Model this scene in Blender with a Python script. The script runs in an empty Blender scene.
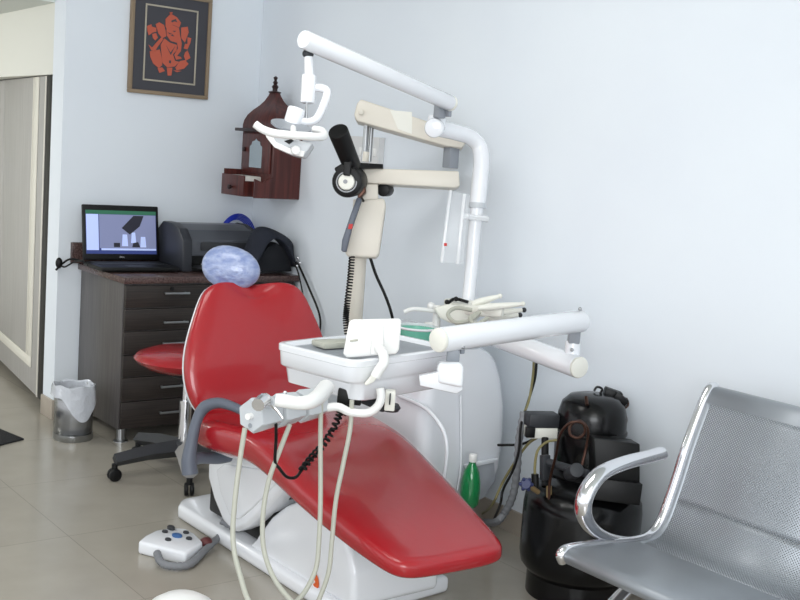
import bpy, bmesh, math, random
from mathutils import Vector, Matrix
random.seed(4)
S = bpy.context.scene
COL = S.collection
V = Vector
# ---------------------------------------------------------------- camera
FPX, PITCH, ROLL, YAW, HC = 1104.0, math.radians(7.5), math.radians(4.2), math.radians(38.4), 1.37
fwd = V((math.sin(YAW)*math.cos(PITCH), math.cos(YAW)*math.cos(PITCH), -math.sin(PITCH)))
_r0 = V((math.cos(YAW), -math.sin(YAW), 0)); _u0 = _r0.cross(fwd)
CR = _r0*math.cos(ROLL)+_u0*math.sin(ROLL); CU = -_r0*math.sin(ROLL)+_u0*math.cos(ROLL)
CP = V((0, 0, HC))
cd = bpy.data.cameras.new('camera'); cam = bpy.data.objects.new('camera', cd); COL.objects.link(cam)
cd.sensor_width = 36; cd.lens = 36*FPX/800; cd.clip_start = .05
cam.matrix_world = Matrix(((CR.x, CU.x, -fwd.x, 0), (CR.y, CU.y, -fwd.y, 0), (CR.z, CU.z, -fwd.z, HC), (0, 0, 0, 1)))
S.camera = cam
def D(px, py, d):            # measured point at distance d
    return CP+(fwd+CR*(px-400)/FPX-CU*(py-300)/FPX)*d
def A(px, py, ax, v):        # measured point on a world plane
    r = fwd+CR*(px-400)/FPX-CU*(py-300)/FPX
    return CP+r*((v-CP[ax])/r[ax])
# ---------------------------------------------------------------- materials
MATS = {}
def lin(c): return tuple((x/255/12.92 if x/255 <= .04045 else ((x/255+.055)/1.055)**2.4) for x in c)+(1,)
def mat(n, c, rough=.5, metal=0., coat=0., trans=0., emit=0., noise=None, bump=0., bscale=60., ior=1.45, alpha=1., spec=.5):
    m = bpy.data.materials.new(n); m.use_nodes = True
    nt = m.node_tree; b = nt.nodes['Principled BSDF']
    b.inputs['Base Color'].default_value = lin(c); b.inputs['Roughness'].default_value = rough
    b.inputs['Metallic'].default_value = metal; b.inputs['Coat Weight'].default_value = coat
    b.inputs['Coat Roughness'].default_value = .06
    b.inputs['Transmission Weight'].default_value = trans; b.inputs['IOR'].default_value = ior
    b.inputs['Alpha'].default_value = alpha; b.inputs['Specular IOR Level'].default_value = spec
    if emit:
        b.inputs['Emission Color'].default_value = lin(c); b.inputs['Emission Strength'].default_value = emit
    if noise or bump:
        g = nt.nodes.new('ShaderNodeTexCoord'); mp = nt.nodes.new('ShaderNodeMapping')
        nt.links.new(g.outputs['Object'], mp.inputs[0])
        t = nt.nodes.new('ShaderNodeTexNoise'); nt.links.new(mp.outputs[0], t.inputs[0])
        t.inputs['Scale'].default_value = bscale; t.inputs['Detail'].default_value = 5
        if noise:
            c2, sc = noise
            mp.inputs['Scale'].default_value = sc
            r = nt.nodes.new('ShaderNodeValToRGB'); r.color_ramp.elements[0].color = lin(c); r.color_ramp.elements[1].color = lin(c2)
            r.color_ramp.elements[0].position = .35; r.color_ramp.elements[1].position = .68
            nt.links.new(t.outputs[0], r.inputs[0]); nt.links.new(r.outputs[0], b.inputs['Base Color'])
        if bump:
            bp = nt.nodes.new('ShaderNodeBump'); bp.inputs['Strength'].default_value = bump; bp.inputs['Distance'].default_value = .01
            nt.links.new(t.outputs[0], bp.inputs['Height']); nt.links.new(bp.outputs[0], b.inputs['Normal'])
    MATS[n] = m; return m
mat('wall', (226, 232, 238), .75, noise=((223, 229, 236), (1, 1, 1)), bscale=2)
mat('wall_warm', (222, 222, 214), .8)
mat('ceiling', (214, 218, 214), .85)
mat('skirting', (168, 158, 146), .35)
mat('white_enamel', (230, 232, 236), .22, coat=.5)
mat('white_plastic', (232, 232, 230), .35)
mat('shell', (226, 229, 234), .25, coat=.3)
mat('ivory', (218, 212, 200), .4)
mat('cream', (228, 227, 218), .45)
mat('grey_plastic', (92, 98, 110), .45)
mat('grey_dark', (46, 48, 52), .5)
mat('mid_grey', (140, 145, 152), .4)
mat('light_grey', (190, 194, 198), .35)
mat('hose', (176, 176, 164), .45)
mat('hose_grey', (122, 124, 128), .6)
mat('black', (11, 11, 12), .45, spec=.35)
mat('black_soft', (24, 26, 32), .9)
mat('black_gloss', (7, 7, 8), .22, bump=.08, bscale=20, spec=.4)
mat('red_vinyl', (158, 26, 34), .24, coat=.4, bump=.45, bscale=5)
mat('chrome', (225, 225, 228), .09, metal=1)
mat('dial_rim', (150, 152, 156), .5)
mat('steel', (170, 172, 174), .3, metal=1)
mat('silver_trim', (222, 219, 208), .4)
mat('copper', (80, 58, 50), .35, metal=.9)
mat('brass', (150, 128, 92), .45, metal=.3)
mat('frame_wood', (138, 120, 98), .5)
mat('mat_grey', (66, 66, 72), .7)
mat('print_orange', (186, 92, 72), .8)
mat('gilt', (172, 164, 148), .4)
mat('dark_wood', (60, 26, 24), .35, noise=((92, 44, 38), (14, 14, .8)), bscale=4)
mat('dark_wood_trim', (40, 20, 20), .35)
mat('mirror', (176, 186, 190), .12, metal=.8)
mat('paper', (214, 212, 206), .7)
mat('granite', (54, 38, 38), .2, noise=((104, 84, 80), (1, 1, 1)), bscale=160)
mat('laminate_dark', (30, 25, 23), .45, noise=((54, 46, 42), (1.5, 1.5, 90)), bscale=3)
mat('laminate_side', (72, 69, 69), .35, noise=((90, 86, 84), (40, 40, 1.5)), bscale=3)
mat('wardrobe', (162, 160, 157), .4, noise=((176, 174, 171), (30, 30, 1)), bscale=3)
mat('blue_cable', (28, 50, 170), .5)
mat('printer', (44, 46, 52), .4)
mat('printer_top', (74, 77, 84), .3)
mat('navy', (30, 34, 46), .85, bump=.4, bscale=300)
mat('teal', (120, 204, 180), .2, alpha=.7)
mat('recess_shade', (170, 175, 182), .4)  # shell colour darkened, shade of the bottle hollow put into the colour
mat('green_glass', (20, 136, 74), .1, alpha=.78, coat=.6)
mat('blue_knob', (34, 42, 84), .4)
mat('orange', (214, 92, 36), .4)
mat('blue_logo', (54, 96, 150), .4)
mat('red_mark', (190, 40, 36), .5)
mat('yellow_wire', (124, 116, 76), .5)
mat('acrylic', (236, 240, 244), .05, alpha=.14)
mat('acrylic_edge', (240, 242, 244), .1, alpha=.6)
mat('wall_plate', (216, 216, 216), .4)
mat('bag_plastic', (222, 226, 234), .2, alpha=.72, coat=.5, bump=1., bscale=30)
mat('screen_blue', (44, 56, 110), .4, emit=.55)
mat('screen_image', (112, 118, 150), .4, emit=.55)
mat('screen_green', (40, 92, 70), .4, emit=.5)
mat('screen_white', (170, 184, 226), .4, emit=.5)
mat('screen_dark', (34, 34, 46), .4, emit=.3)
mat('doormat', (44, 44, 46), .95, bump=1., bscale=200)
mat('hub_grey', (150, 148, 146), .45)
mat('wrap', (122, 138, 182), .3, coat=.7, noise=((160, 172, 204), (4, 4, 6)), bscale=9, bump=.8)
mat('pedal_red', (96, 48, 48), .5)

def nodes_floor():
    m = bpy.data.materials.new('floor_tile'); m.use_nodes = True; nt = m.node_tree; b = nt.nodes['Principled BSDF']
    g = nt.nodes.new('ShaderNodeNewGeometry'); mp = nt.nodes.new('ShaderNodeMapping'); nt.links.new(g.outputs['Position'], mp.inputs[0])
    mp.inputs['Location'].default_value = (-.21, -.5, 0)
    k = nt.nodes.new('ShaderNodeTexBrick'); k.offset = 0; k.squash = 1
    for n, v in (('Scale', 1), ('Mortar Size', .0016), ('Brick Width', .6), ('Row Height', .6), ('Mortar Smooth', .3), ('Bias', 0)): k.inputs[n].default_value = v
    k.inputs['Color1'].default_value = lin((174, 168, 156)); k.inputs['Color2'].default_value = lin((170, 164, 152)); k.inputs['Mortar'].default_value = lin((148, 142, 132))
    nt.links.new(mp.outputs[0], k.inputs[0])
    n = nt.nodes.new('ShaderNodeTexNoise'); n.inputs['Scale'].default_value = 5; n.inputs['Detail'].default_value = 6; nt.links.new(g.outputs['Position'], n.inputs[0])
    mx = nt.nodes.new('ShaderNodeMix'); mx.data_type = 'RGBA'; mx.blend_type = 'MULTIPLY'; mx.inputs[0].default_value = .25
    nt.links.new(k.outputs[0], mx.inputs[6]); nt.links.new(n.outputs[0], mx.inputs[7]); nt.links.new(mx.outputs[2], b.inputs['Base Color'])
    b.inputs['Roughness'].default_value = .22
    MATS['floor_tile'] = m
nodes_floor()
def nodes_perf(name, col, pitch, rad, zaxis, metal=.75, rough=.38):   # sheet with small round holes on a staggered grid
    m = bpy.data.materials.new(name); m.use_nodes = True; nt = m.node_tree; b = nt.nodes['Principled BSDF']
    b.inputs['Base Color'].default_value = lin(col); b.inputs['Metallic'].default_value = metal; b.inputs['Roughness'].default_value = rough
    u = nt.nodes.new('ShaderNodeUVMap'); u.uv_map = 'uv'
    out = nt.nodes['Material Output']
    def grid(off):
        a = nt.nodes.new('ShaderNodeVectorMath'); a.operation = 'ADD'; a.inputs[1].default_value = (off, off, 0); nt.links.new(u.outputs[0], a.inputs[0])
        s = nt.nodes.new('ShaderNodeVectorMath'); s.operation = 'SCALE'; s.inputs['Scale'].default_value = 1/pitch; nt.links.new(a.outputs[0], s.inputs[0])
        f = nt.nodes.new('ShaderNodeVectorMath'); f.operation = 'FRACTION'; nt.links.new(s.outputs[0], f.inputs[0])
        c = nt.nodes.new('ShaderNodeVectorMath'); c.operation = 'SUBTRACT'; c.inputs[1].default_value = (.5, .5, 0); nt.links.new(f.outputs[0], c.inputs[0])
        l = nt.nodes.new('ShaderNodeVectorMath'); l.operation = 'LENGTH'; nt.links.new(c.outputs[0], l.inputs[0])
        lt = nt.nodes.new('ShaderNodeMath'); lt.operation = 'LESS_THAN'; lt.inputs[1].default_value = rad; nt.links.new(l.outputs['Value'], lt.inputs[0])
        return lt
    g1 = grid(0); g2 = grid(pitch/2)
    mx = nt.nodes.new('ShaderNodeMath'); mx.operation = 'MAXIMUM'; nt.links.new(g1.outputs[0], mx.inputs[0]); nt.links.new(g2.outputs[0], mx.inputs[1])
    t = nt.nodes.new('ShaderNodeBsdfTransparent'); ms = nt.nodes.new('ShaderNodeMixShader')
    nt.links.new(mx.outputs[0], ms.inputs[0]); nt.links.new(b.outputs[0], ms.inputs[1]); nt.links.new(t.outputs[0], ms.inputs[2]); nt.links.new(ms.outputs[0], out.inputs[0])
    MATS[name] = m
nodes_perf('perf_seat', (150, 155, 161), .0085, .22, 0, metal=.45, rough=.45)
nodes_perf('perf_bin', (176, 176, 176), .007, .26, 0, metal=1, rough=.25)
mat('seat_metal', (150, 155, 161), .42, metal=.45)

# ---------------------------------------------------------------- mesh building
def spline(pts, n=8):
    P = [V(p) for p in pts]
    if len(P) < 3: return P
    Q = [P[0]*2-P[1]]+P+[P[-1]*2-P[-2]]; out = []
    for i in range(1, len(Q)-2):
        a, b, c, d = Q[i-1:i+3]
        for k in range(n):
            t = k/n
            out.append(.5*((2*b)+(c-a)*t+(2*a-5*b+4*c-d)*t*t+(3*b-a-3*c+d)*t**3))
    out.append(P[-1]); return out
def axes_of(d):
    d = V(d).normalized(); h = V((0, 0, 1)) if abs(d.z) < .9 else V((1, 0, 0))
    u = h.cross(d).normalized(); return u, d.cross(u)
class MB:
    def __init__(s): s.bm = bmesh.new()
    def merge(s, t):
        me = bpy.data.meshes.new('tmp'); t.to_mesh(me); t.free(); s.bm.from_mesh(me); bpy.data.meshes.remove(me); return s
    def box(s, c, size, bev=0., rot=None, seg=2, mtx=None):
        t = bmesh.new(); bmesh.ops.create_cube(t, size=1)
        for v in t.verts: v.co = V((v.co.x*size[0], v.co.y*size[1], v.co.z*size[2]))
        if bev: bmesh.ops.bevel(t, geom=list(t.edges), offset=bev, segments=seg, affect='EDGES', profile=.5)
        M = Matrix.Translation(V(c))
        if rot is not None: M = M@rot.to_4x4()
        if mtx is not None: M = mtx@M
        t.transform(M); return s.merge(t)
    def bx(s, lo, hi, bev=0., seg=2):
        lo, hi = V(lo), V(hi); return s.box((lo+hi)/2, [abs(q) for q in (hi-lo)], bev, seg=seg)
    def bar(s, a, b, w, h, bev=0., up=(0, 0, 1)):      # box from a to b
        a, b = V(a), V(b); d = (b-a); x = d.normalized(); y = V(up).cross(x).normalized(); z = x.cross(y)
        R = Matrix((x, y, z)).transposed(); return s.box((a+b)/2, (d.length, w, h), bev, rot=R)
    def rings(s, rs, cap=True, close=False):
        bm = s.bm; vs = [[bm.verts.new(p) for p in r] for r in rs]; n = len(rs[0])
        for i in range(len(vs)-(0 if close else 1)):
            a, b = vs[i], vs[(i+1) % len(vs)]
            for j in range(n): bm.faces.new((a[j], a[(j+1) % n], b[(j+1) % n], b[j]))
        if cap and not close: bm.faces.new(vs[0][::-1]); bm.faces.new(vs[-1])
        return s
    def tube(s, pts, r, n=12, sm=0, flat=1., up=None):
        P = spline(pts, sm) if sm else [V(p) for p in pts]
        R = r if isinstance(r, (list, tuple)) else [r]*len(P)
        if len(R) != len(P):
            m = len(R); R = [R[min(int(i/(len(P)-1)*(m-1)), m-2)]*(1-((i/(len(P)-1)*(m-1)) - min(int(i/(len(P)-1)*(m-1)), m-2)))+R[min(int(i/(len(P)-1)*(m-1)), m-2)+1]*((i/(len(P)-1)*(m-1)) - min(int(i/(len(P)-1)*(m-1)), m-2)) for i in range(len(P))]
        rs = []; u = None
        for i, p in enumerate(P):
            d = (P[min(i+1, len(P)-1)]-P[max(i-1, 0)]).normalized()
            if u is None:
                u = V(up) if up is not None else axes_of(d)[0]
            u = (u-d*u.dot(d)).normalized(); w = d.cross(u)
            rs.append([p+(u*math.cos(2*math.pi*k/n)*flat+w*math.sin(2*math.pi*k/n))*R[i] for k in range(n)])
        return s.rings(rs)
    def cyl(s, a, b, r, n=24, r2=None, bev=0.):
        a, b = V(a), V(b); d = (b-a).normalized(); r2 = r if r2 is None else r2
        if bev:
            return s.tube([a, a+d*bev*.3, a+d*bev, b-d*bev, b-d*bev*.3, b], [r-bev, r-bev*.3, r, r2, r2-bev*.3, r2-bev], n)
        return s.tube([a, b], [r, r2], n)
    def lathe(s, prof, c=(0, 0, 0), ax=(0, 0, 1), n=32, sx=1., sy=1.):
        c = V(c); ax = V(ax).normalized(); u, w = axes_of(ax)
        cl = profile_closed = (len(prof) > 3 and abs(prof[0][0]-prof[-1][0]) < 1e-3 and abs(prof[0][1]-prof[-1][1]) < 1e-3 and prof[0][0] > .01)
        if cl: prof = prof[:-1]
        return s.rings([[c+ax*z+(u*math.cos(2*math.pi*k/n)*sx+w*math.sin(2*math.pi*k/n)*sy)*max(r, 1e-4) for k in range(n)] for r, z in prof], cap=not cl, close=cl)
    def prism(s, poly, ext, bev=0., seg=2):             # polygon of 3-D points pushed along ext
        t = bmesh.new(); ext = V(ext)
        a = [t.verts.new(V(p)) for p in poly]; b = [t.verts.new(V(p)+ext) for p in poly]; n = len(poly)
        t.faces.new(a[::-1]); t.faces.new(b)
        for j in range(n): t.faces.new((a[j], a[(j+1) % n], b[(j+1) % n], b[j]))
        bmesh.ops.recalc_face_normals(t, faces=t.faces)
        if bev: bmesh.ops.bevel(t, geom=list(t.edges), offset=bev, segments=seg, affect='EDGES', profile=.5, clamp_overlap=True)
        return s.merge(t)
    def ball(s, c, r, sc=(1, 1, 1), rot=None, n=24):
        t = bmesh.new(); bmesh.ops.create_uvsphere(t, u_segments=n, v_segments=n//2, radius=r)
        M = Matrix.Translation(V(c))@(rot.to_4x4() if rot is not None else Matrix())@Matrix.Diagonal((*sc, 1)); t.transform(M); return s.merge(t)
    def xf(s, M): s.bm.transform(M); return s
    def build(s, name, m, parent=None, sub=0, sharp=38, label=None, uv=None):
        bmesh.ops.recalc_face_normals(s.bm, faces=s.bm.faces)
        me = bpy.data.meshes.new(name)
        o = bpy.data.objects.new(name, me); COL.objects.link(o)
        cs = [v.co for v in s.bm.verts]
        if parent is not None:
            w = V(parent['_w']); o.parent = parent; org = w
        else:
            org = V(((min(c.x for c in cs)+max(c.x for c in cs))/2, (min(c.y for c in cs)+max(c.y for c in cs))/2, min(c.z for c in cs)))
            o.location = org
        s.bm.transform(Matrix.Translation(-org)); s.bm.to_mesh(me); s.bm.free()
        o['_w'] = list(org)
        for p in me.polygons: p.use_smooth = True
        try: me.set_sharp_from_angle(angle=math.radians(sharp))
        except Exception: pass
        me.materials.append(MATS[m])
        if sub:
            q = o.modifiers.new('sub', 'SUBSURF'); q.levels = sub; q.render_levels = sub
        if label: o['label'] = label
        return o
def tag(o, label, cat, group=None):
    o['label'] = label; o['category'] = cat
    if group: o['group'] = group
    return o
def thing(name, label, cat, loc, group=None):
    o = bpy.data.objects.new(name, None); COL.objects.link(o); o.location = loc; o.empty_display_size = .05; o['_w'] = list(loc)
    return tag(o, label, cat, group)
def struct(o): o['kind'] = 'structure'; return o
def helix(path, r, turns, per=10):
    P = spline(path, 24); L = len(P); out = []
    N = turns*per
    for i in range(N+1):
        t = i/N*(L-1); k = min(int(t), L-2); p = P[k].lerp(P[k+1], t-k); d = (P[k+1]-P[k]).normalized(); u, w = axes_of(d)
        a = 2*math.pi*i/per; out.append(p+(u*math.cos(a)+w*math.sin(a))*r)
    return out
def text_mesh(txt, size, M, name, m, parent):
    c = bpy.data.curves.new('txt', 'FONT'); c.body = txt; c.size = size; c.align_x = 'CENTER'; c.align_y = 'CENTER'; c.extrude = .0004
    o = bpy.data.objects.new('txt', c); COL.objects.link(o); dg = bpy.context.evaluated_depsgraph_get()
    me = bpy.data.meshes.new_from_object(o.evaluated_get(dg)); bpy.data.objects.remove(o)
    mb = MB(); mb.bm.from_mesh(me); mb.xf(M); return mb.build(name, m, parent)

# ---------------------------------------------------------------- room
YB, CZ, XL = 5.02, 2.62, 1.925
def XW(y): return 2.86+.042*(y-2.8)      # face of the right wall
XR = XW(YB)
struct(MB().bx((-2.2, -2.2, -.1), (3.1, 8.2, 0)).build('floor', 'floor_tile'))
def wprism(y0, y1, z0, z1, a, b): return MB().prism([V((XW(y0)+a, y0, z0)), V((XW(y1)+a, y1, z0)), V((XW(y1)+b, y1, z0)), V((XW(y0)+b, y0, z0))], (0, 0, z1-z0))
struct(wprism(-2.2, YB+.14, 0, CZ, 0, .15).build('wall_right', 'wall'))
struct(MB().bx((XL, YB, 0), (XR-.0005, YB+.14, CZ)).build('wall_back', 'wall'))
struct(MB().bx((-2.2, YB, 1.99), (XL-.0005, YB+.14, CZ)).build('wall_above_alcove', 'wall'))
struct(MB().bx((-2.2, -2.2, CZ), (3.1, YB+.15, CZ+.1)).build('ceiling', 'ceiling'))
struct(MB().bx((-2.2, YB+.1405, 1.95), (2.6, 8.2, 2.05)).build('ceiling_alcove', 'ceiling'))
wd = V((math.sin(math.radians(7.4)), math.cos(math.radians(7.4)), 0)); wn = V((wd.y, -wd.x, 0))
W0 = V((XL+.006, YB+.143, 0))
wl = V((math.sin(math.radians(2.5)), math.cos(math.radians(2.5)), 0)); wlo = V((-.001, 0, 1.622))
struct(MB().prism([W0+wlo, W0+wl*2.8+wlo, W0+wl*2.8+V((.7, 0, 0))+wlo, W0+V((.1, 0, 0))+wlo], (0, 0, .335)).build('wall_left', 'wall_warm'))
struct(MB().bx((-2.2, 8.0, 0), (2.6, 8.15, 1.95)).build('wall_far', 'wall_warm'))
struct(wprism(-2.2, YB-.013, 0, .085, -.012, -.0005).build('baseboard_right', 'skirting'))
struct(MB().bx((XL-.011, YB-.012, 0), (XR-.0005, YB-.0005, .095), .002).build('baseboard_back', 'skirting'))
struct(MB().bx((XL-.011, YB-.0005, 0), (XL-.0005, YB+.139, .095), .002).build('baseboard_left', 'skirting'))

# wardrobe in the alcove
wr = thing('wardrobe', 'tall grey wood-grain wardrobe with cream trim at the left edge, behind the wall end', 'wardrobe', W0)
def wp(s, n, z): return W0+wd*s+wn*n+V((0, 0, z))
def wbox(mb, s0, s1, n0, n1, z0, z1): return mb.prism([wp(s0, n0, z0), wp(s1, n0, z0), wp(s1, n1, z0), wp(s0, n1, z0)], (0, 0, z1-z0), .002)
wbox(MB(), .03, 2.2, .022, .5, .06, 1.615).build('carcass', 'wardrobe', wr)
wbox(MB(), .09, 2.1, .06, .48, .0, .06).build('plinth', 'black', wr)
wbox(MB(), .0, .11, -.004, .021, .05, 1.618).build('edge_strip', 'black', wr)
dr = wbox(MB(), .1105, 1.1, -.004, .02, .05, 1.618).build('door', 'wardrobe', wr)
m = MB(); wbox(m, .26, .345, -.012, -.005, .22, 1.616); wbox(m, .26, 1.05, -.012, -.005, .17, .22); m.build('trim_frame', 'silver_trim', dr)
m = MB(); wbox(m, .37, .385, -.009, -.005, .19, 1.616); wbox(m, .111, .13, -.009, -.005, .05, 1.616); m.build('groove_trim', 'silver_trim', dr)
h0 = A(1, 168, 0, 1.90); 
hb = MB(); _r = A(-1, 187, 0, 1.0)-CP; _k = (W0-CP).dot(wn)/_r.dot(wn); s_h = (CP+_r*_k-W0).dot(wd)
hb.tube([wp(s_h, -.006, 1.17), wp(s_h, -.04, 1.16), wp(s_h, -.045, 1.10), wp(s_h, -.04, 1.04), wp(s_h, -.006, 1.03)], .011, 10, 6)
hb.build('handle', 'chrome', dr)
wbox(MB(), 1.105, 2.18, -.004, .02, .05, 1.618).build('door', 'wardrobe', wr)
tag(MB().prism([A(24, 440, 2, 0), V((1.63, 4.98, 0)), V((1.15, 5.0, 0)), V((1.15, 4.56, 0)), V((1.5, 4.56, 0)), V((1.56, 4.665, 0))], (0, 0, .008), .002).build('door_mat', 'doormat'), 'dark charcoal floor mat lying on the tiles at the left edge', 'mat')

# ---------------------------------------------------------------- picture
pt = thing('framed_picture', 'framed orange elephant-headed figure on black hanging on the back wall', 'picture', (2.44, YB, 1.57))
x0, x1, z0, z1 = 2.231, 2.652, 1.568, 2.055
def frame(mb, x0, x1, z0, z1, w, y0, y1, bev=.003):
    mb.bx((x0, y0, z0), (x1, y1, z0+w), bev); mb.bx((x0, y0, z1-w), (x1, y1, z1), bev)
    mb.bx((x0, y0, z0+w), (x0+w, y1, z1-w), bev); mb.bx((x1-w, y0, z0+w), (x1, y1, z1-w), bev); return mb
frame(MB(), x0, x1, z0, z1, .018, YB-.025, YB-.001).build('frame', 'frame_wood', pt)
MB().bx((x0+.017, YB-.016, z0+.017), (x1-.017, YB-.002, z1-.017)).build('backing_mat', 'mat_grey', pt)
frame(MB(), x0+.072, x1-.072, z0+.063, z1-.065, .008, YB-.02, YB-.016, .001).build('inner_border', 'gilt', pt)
figs = [[(262,150),(262,110),(290,82),(322,100),(345,130),(335,155),(300,140),(270,165)], [(205,140),(225,130),(250,145),(258,175),(262,205),(240,215),(220,190)],
 [(350,160),(385,155),(390,185),(370,240),(350,215)], [(268,175),(300,150),(335,165),(340,200),(350,250),(345,290),(325,315),(345,320),(350,330),(320,335),(310,310),(330,275),(325,245),(290,235),(270,205)],
 [(255,225),(285,248),(322,260),(320,290),(300,310),(312,345),(335,350),(310,375),(270,380),(245,355),(238,290),(235,260)], [(155,150),(180,140),(180,152),(205,160),(205,180),(185,185),(165,200),(158,175)],
 [(185,195),(205,190),(215,215),(200,230),(187,215)], [(165,255),(185,270),(210,240),(235,215),(245,225),(215,265),(200,290),(180,285)],
 [(172,295),(205,290),(225,285),(238,340),(238,370),(220,385),(190,360),(175,325)], [(372,250),(385,250),(385,215),(405,220),(400,245),(385,280),(365,275)],
 [(372,300),(385,290),(400,330),(375,345),(365,320)], [(343,350),(370,345),(388,365),(365,390),(325,400),(318,385)], [(215,390),(240,385),(255,405),(225,415)], [(268,388),(298,388),(292,430),(272,430)], [(305,402),(350,405),(325,412)], [(283,70),(300,70),(294,84),(287,84)]]
m = MB()
for f in figs:
    gx, gy = sum(q[0] for q in f)/len(f), sum(q[1] for q in f)/len(f)
    m.prism([A(120+(gx+(x-gx)*1.07)/5.71, (gy+(y-gy)*1.07)/5.71, 1, YB-.017) for x, y in f], (0, -.0015, 0))
m.build('printed_figure', 'print_orange', pt)
for f in ([(280,345),(292,345),(290,362),(280,360)], [(268,180),(285,190),(300,188),(284,196)], [(300,176),(322,176),(310,184)], [(292,118),(318,108),(328,128),(312,122),(296,128)], [(262,256),(288,300),(316,262),(290,315)], [(288,200),(300,196),(310,208),(298,206)]):
    MB().prism([A(120+x/5.71, y/5.71, 1, YB-.0186) for x, y in f], (0, -.0008, 0)).build('printed_line', 'mat_grey', pt)


# ---------------------------------------------------------------- small temple shaped cabinet on the right wall
tc = thing('wall_cabinet', 'dark brown temple-shaped wooden wall cabinet with domed top hanging in the corner', 'cabinet', (2.82, 4.7, 1.12))
ty0, ty1, tx0, tz0, tz1 = 4.545, 4.85, 2.775, 1.115, 1.43
XT = XW(4.545)-.001
MB().bx((tx0, ty0, tz0), (XT, ty1, tz1), .003).build('body', 'dark_wood', tc)
MB().bx((tx0-.03, ty0-.005, tz1-.003), (XT, ty1+.03, tz1+.012), .003).build('ledge', 'dark_wood_trim', tc)
m = MB(); rs = []
for t, k in ((0, 1.0), (.10, 1.0), (.22, .96), (.36, .86), (.5, .68), (.62, .48), (.75, .32), (.9, .2), (1, .15)):
    cx, cy = (tx0+XT)/2, (ty0+ty1)/2; hx, hy = (XT-tx0)/2*k, (ty1-ty0)/2*k*1.02; z = tz1+.012+t*.185
    cx = cx
    rs.append([V((cx+hx*sx, cy+hy*sy, z)) for sx, sy in ((-1, -1), (-1, 0), (-1, 1), (0, 1), (1, 1), (1, 0), (1, -1), (0, -1))])
m.rings(rs).build('domed_roof', 'dark_wood', tc, sharp=60)
fc = V(((tx0+XT)/2, (ty0+ty1)/2, tz1+.19))
MB().lathe([(.03, 0), (.032, .006), (.012, .01), (.012, .02), (.017, .03), (.008, .042), (.013, .05), (.006, .06), (.009, .068), (.011, .075), (.001, .082)], fc, n=20).build('finial', 'dark_wood_trim', tc)
dd = MB().bx((tx0-.01, ty0+.02, tz0+.115), (tx0-.0005, ty1-.03, tz1-.01), .003).build('door', 'dark_wood', tc)
yc = (ty0+ty1)/2-.005
m = MB(); arch = [(-.072, 0), (.072, 0), (.072, .12), (.052, .128), (.045, .148), (.018, .152), (0, .165), (-.018, .152), (-.045, .148), (-.052, .128), (-.072, .12)]
m.prism([V((tx0-.0105, yc+a, tz0+.14+b)) for a, b in [(p*.8, q*.85) for p, q in arch]], (-.003, 0, 0)).build('mirror_pane', 'mirror', dd)
MB().box((tx0-.015, ty1-.045, tz0+.225), (.012, .02, .022), .004).build('latch', 'dark_wood_trim', dd)
# pulled-out drawer
dw = MB(); dx0 = tx0-.105; a, b = ty0+.09, ty1-.002
dw.bx((dx0, a, tz0), (dx0+.01, b, tz0+.10), .002); dw.bx((dx0+.01, a, tz0), (tx0-.001, b, tz0+.008)); dw.bx((dx0+.01, a, tz0+.008), (tx0-.001, a+.008, tz0+.075))
dw.bx((dx0+.01, b-.008, tz0+.008), (tx0-.001, b, tz0+.125))
dwo = dw.build('drawer', 'dark_wood', tc)
MB().bx((dx0+.011, a+.009, tz0+.0085), (tx0-.002, b-.0085, tz0+.098), .004).build('lining', 'paper', dwo)
MB().lathe([(.004, 0), (.005, .008), (.011, .012), (.012, .02), (.007, .025), (.001, .026)], (dx0, (a+b)/2, tz0+.04), (-1, 0, 0), 16).build('knob', 'dark_wood_trim', dwo)
MB().prism([V((tx0-.0005, ty0, tz0)), V((tx0-.0005, ty0, tz0+.1)), V((tx0-.05, ty0, tz0+.075)), V((tx0-.095, ty0, tz0+.09)), V((tx0-.095, ty0, tz0))], (0, .01, 0)).build('side_flap', 'dark_wood', tc)

# ---------------------------------------------------------------- dresser
DX0, DX1, DY0, DY1, DZ0, DZT = 2.032, 2.915, 4.52, 5.0, .06, .72
ds = thing('drawer_cabinet', 'dark wood-grain drawer cabinet on steel feet below the laptop', 'cabinet', (2.46, 4.76, 0))
MB().bx((DX0, DY0, DZ0), (DX1, DY1, DZT), .002).build('carcass', 'laminate_side', ds)
zs = [.715, .61, .508, .402, .300, .190, .064]
for i in range(6):
    d = MB().bx((DX0+.004, DY0-.018, zs[i+1]+.003), (2.515, DY0-.0005, zs[i]-.003), .002).build('drawer', 'laminate_dark', ds)
    hz = [.678, .546, .45, .352, .25, .13][i]
    h = MB().bx((2.212, DY0-.045, hz-.005), (2.335, DY0-.036, hz+.005), .003)
    h.bx((2.22, DY0-.037, hz-.003), (2.228, DY0-.017, hz+.003)).bx((2.319, DY0-.037, hz-.003), (2.327, DY0-.017, hz+.003)); h.build('handle', 'steel', d)
    if i == 0: MB().cyl((2.255, DY0-.024, .697), (2.255, DY0-.017, .697), .009, 16).build('lock', 'black', d)
d = MB().bx((2.52, DY0-.018, .064), (DX1-.002, DY0-.0005, .712), .002).build('cabinet_door', 'laminate_dark', ds)
for x, y in ((2.058, 4.545), (2.86, 4.545), (2.058, 4.96), (2.86, 4.96)):
    MB().lathe([(.032, 0), (.032, .004), (.02, .008), (.02, DZ0+.001)], (x, y, 0), n=24).build('leg', 'steel', ds)
ct = thing('countertop', 'speckled brown granite slab with a short upstand on top of the drawers', 'countertop', (2.46, 4.76, DZT))
MB().bx((DX0-.012, DY0-.03, DZT+.001), (XW(4.49)-.003, YB-.001, DZT+.031), .005).build('slab', 'granite', ct)
MB().bx((DX0-.05, YB-.024, DZT+.032), (XR-.03, YB-.001, DZT+.13), .003).build('upstand', 'granite', ct)
CT = DZT+.0315
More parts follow.
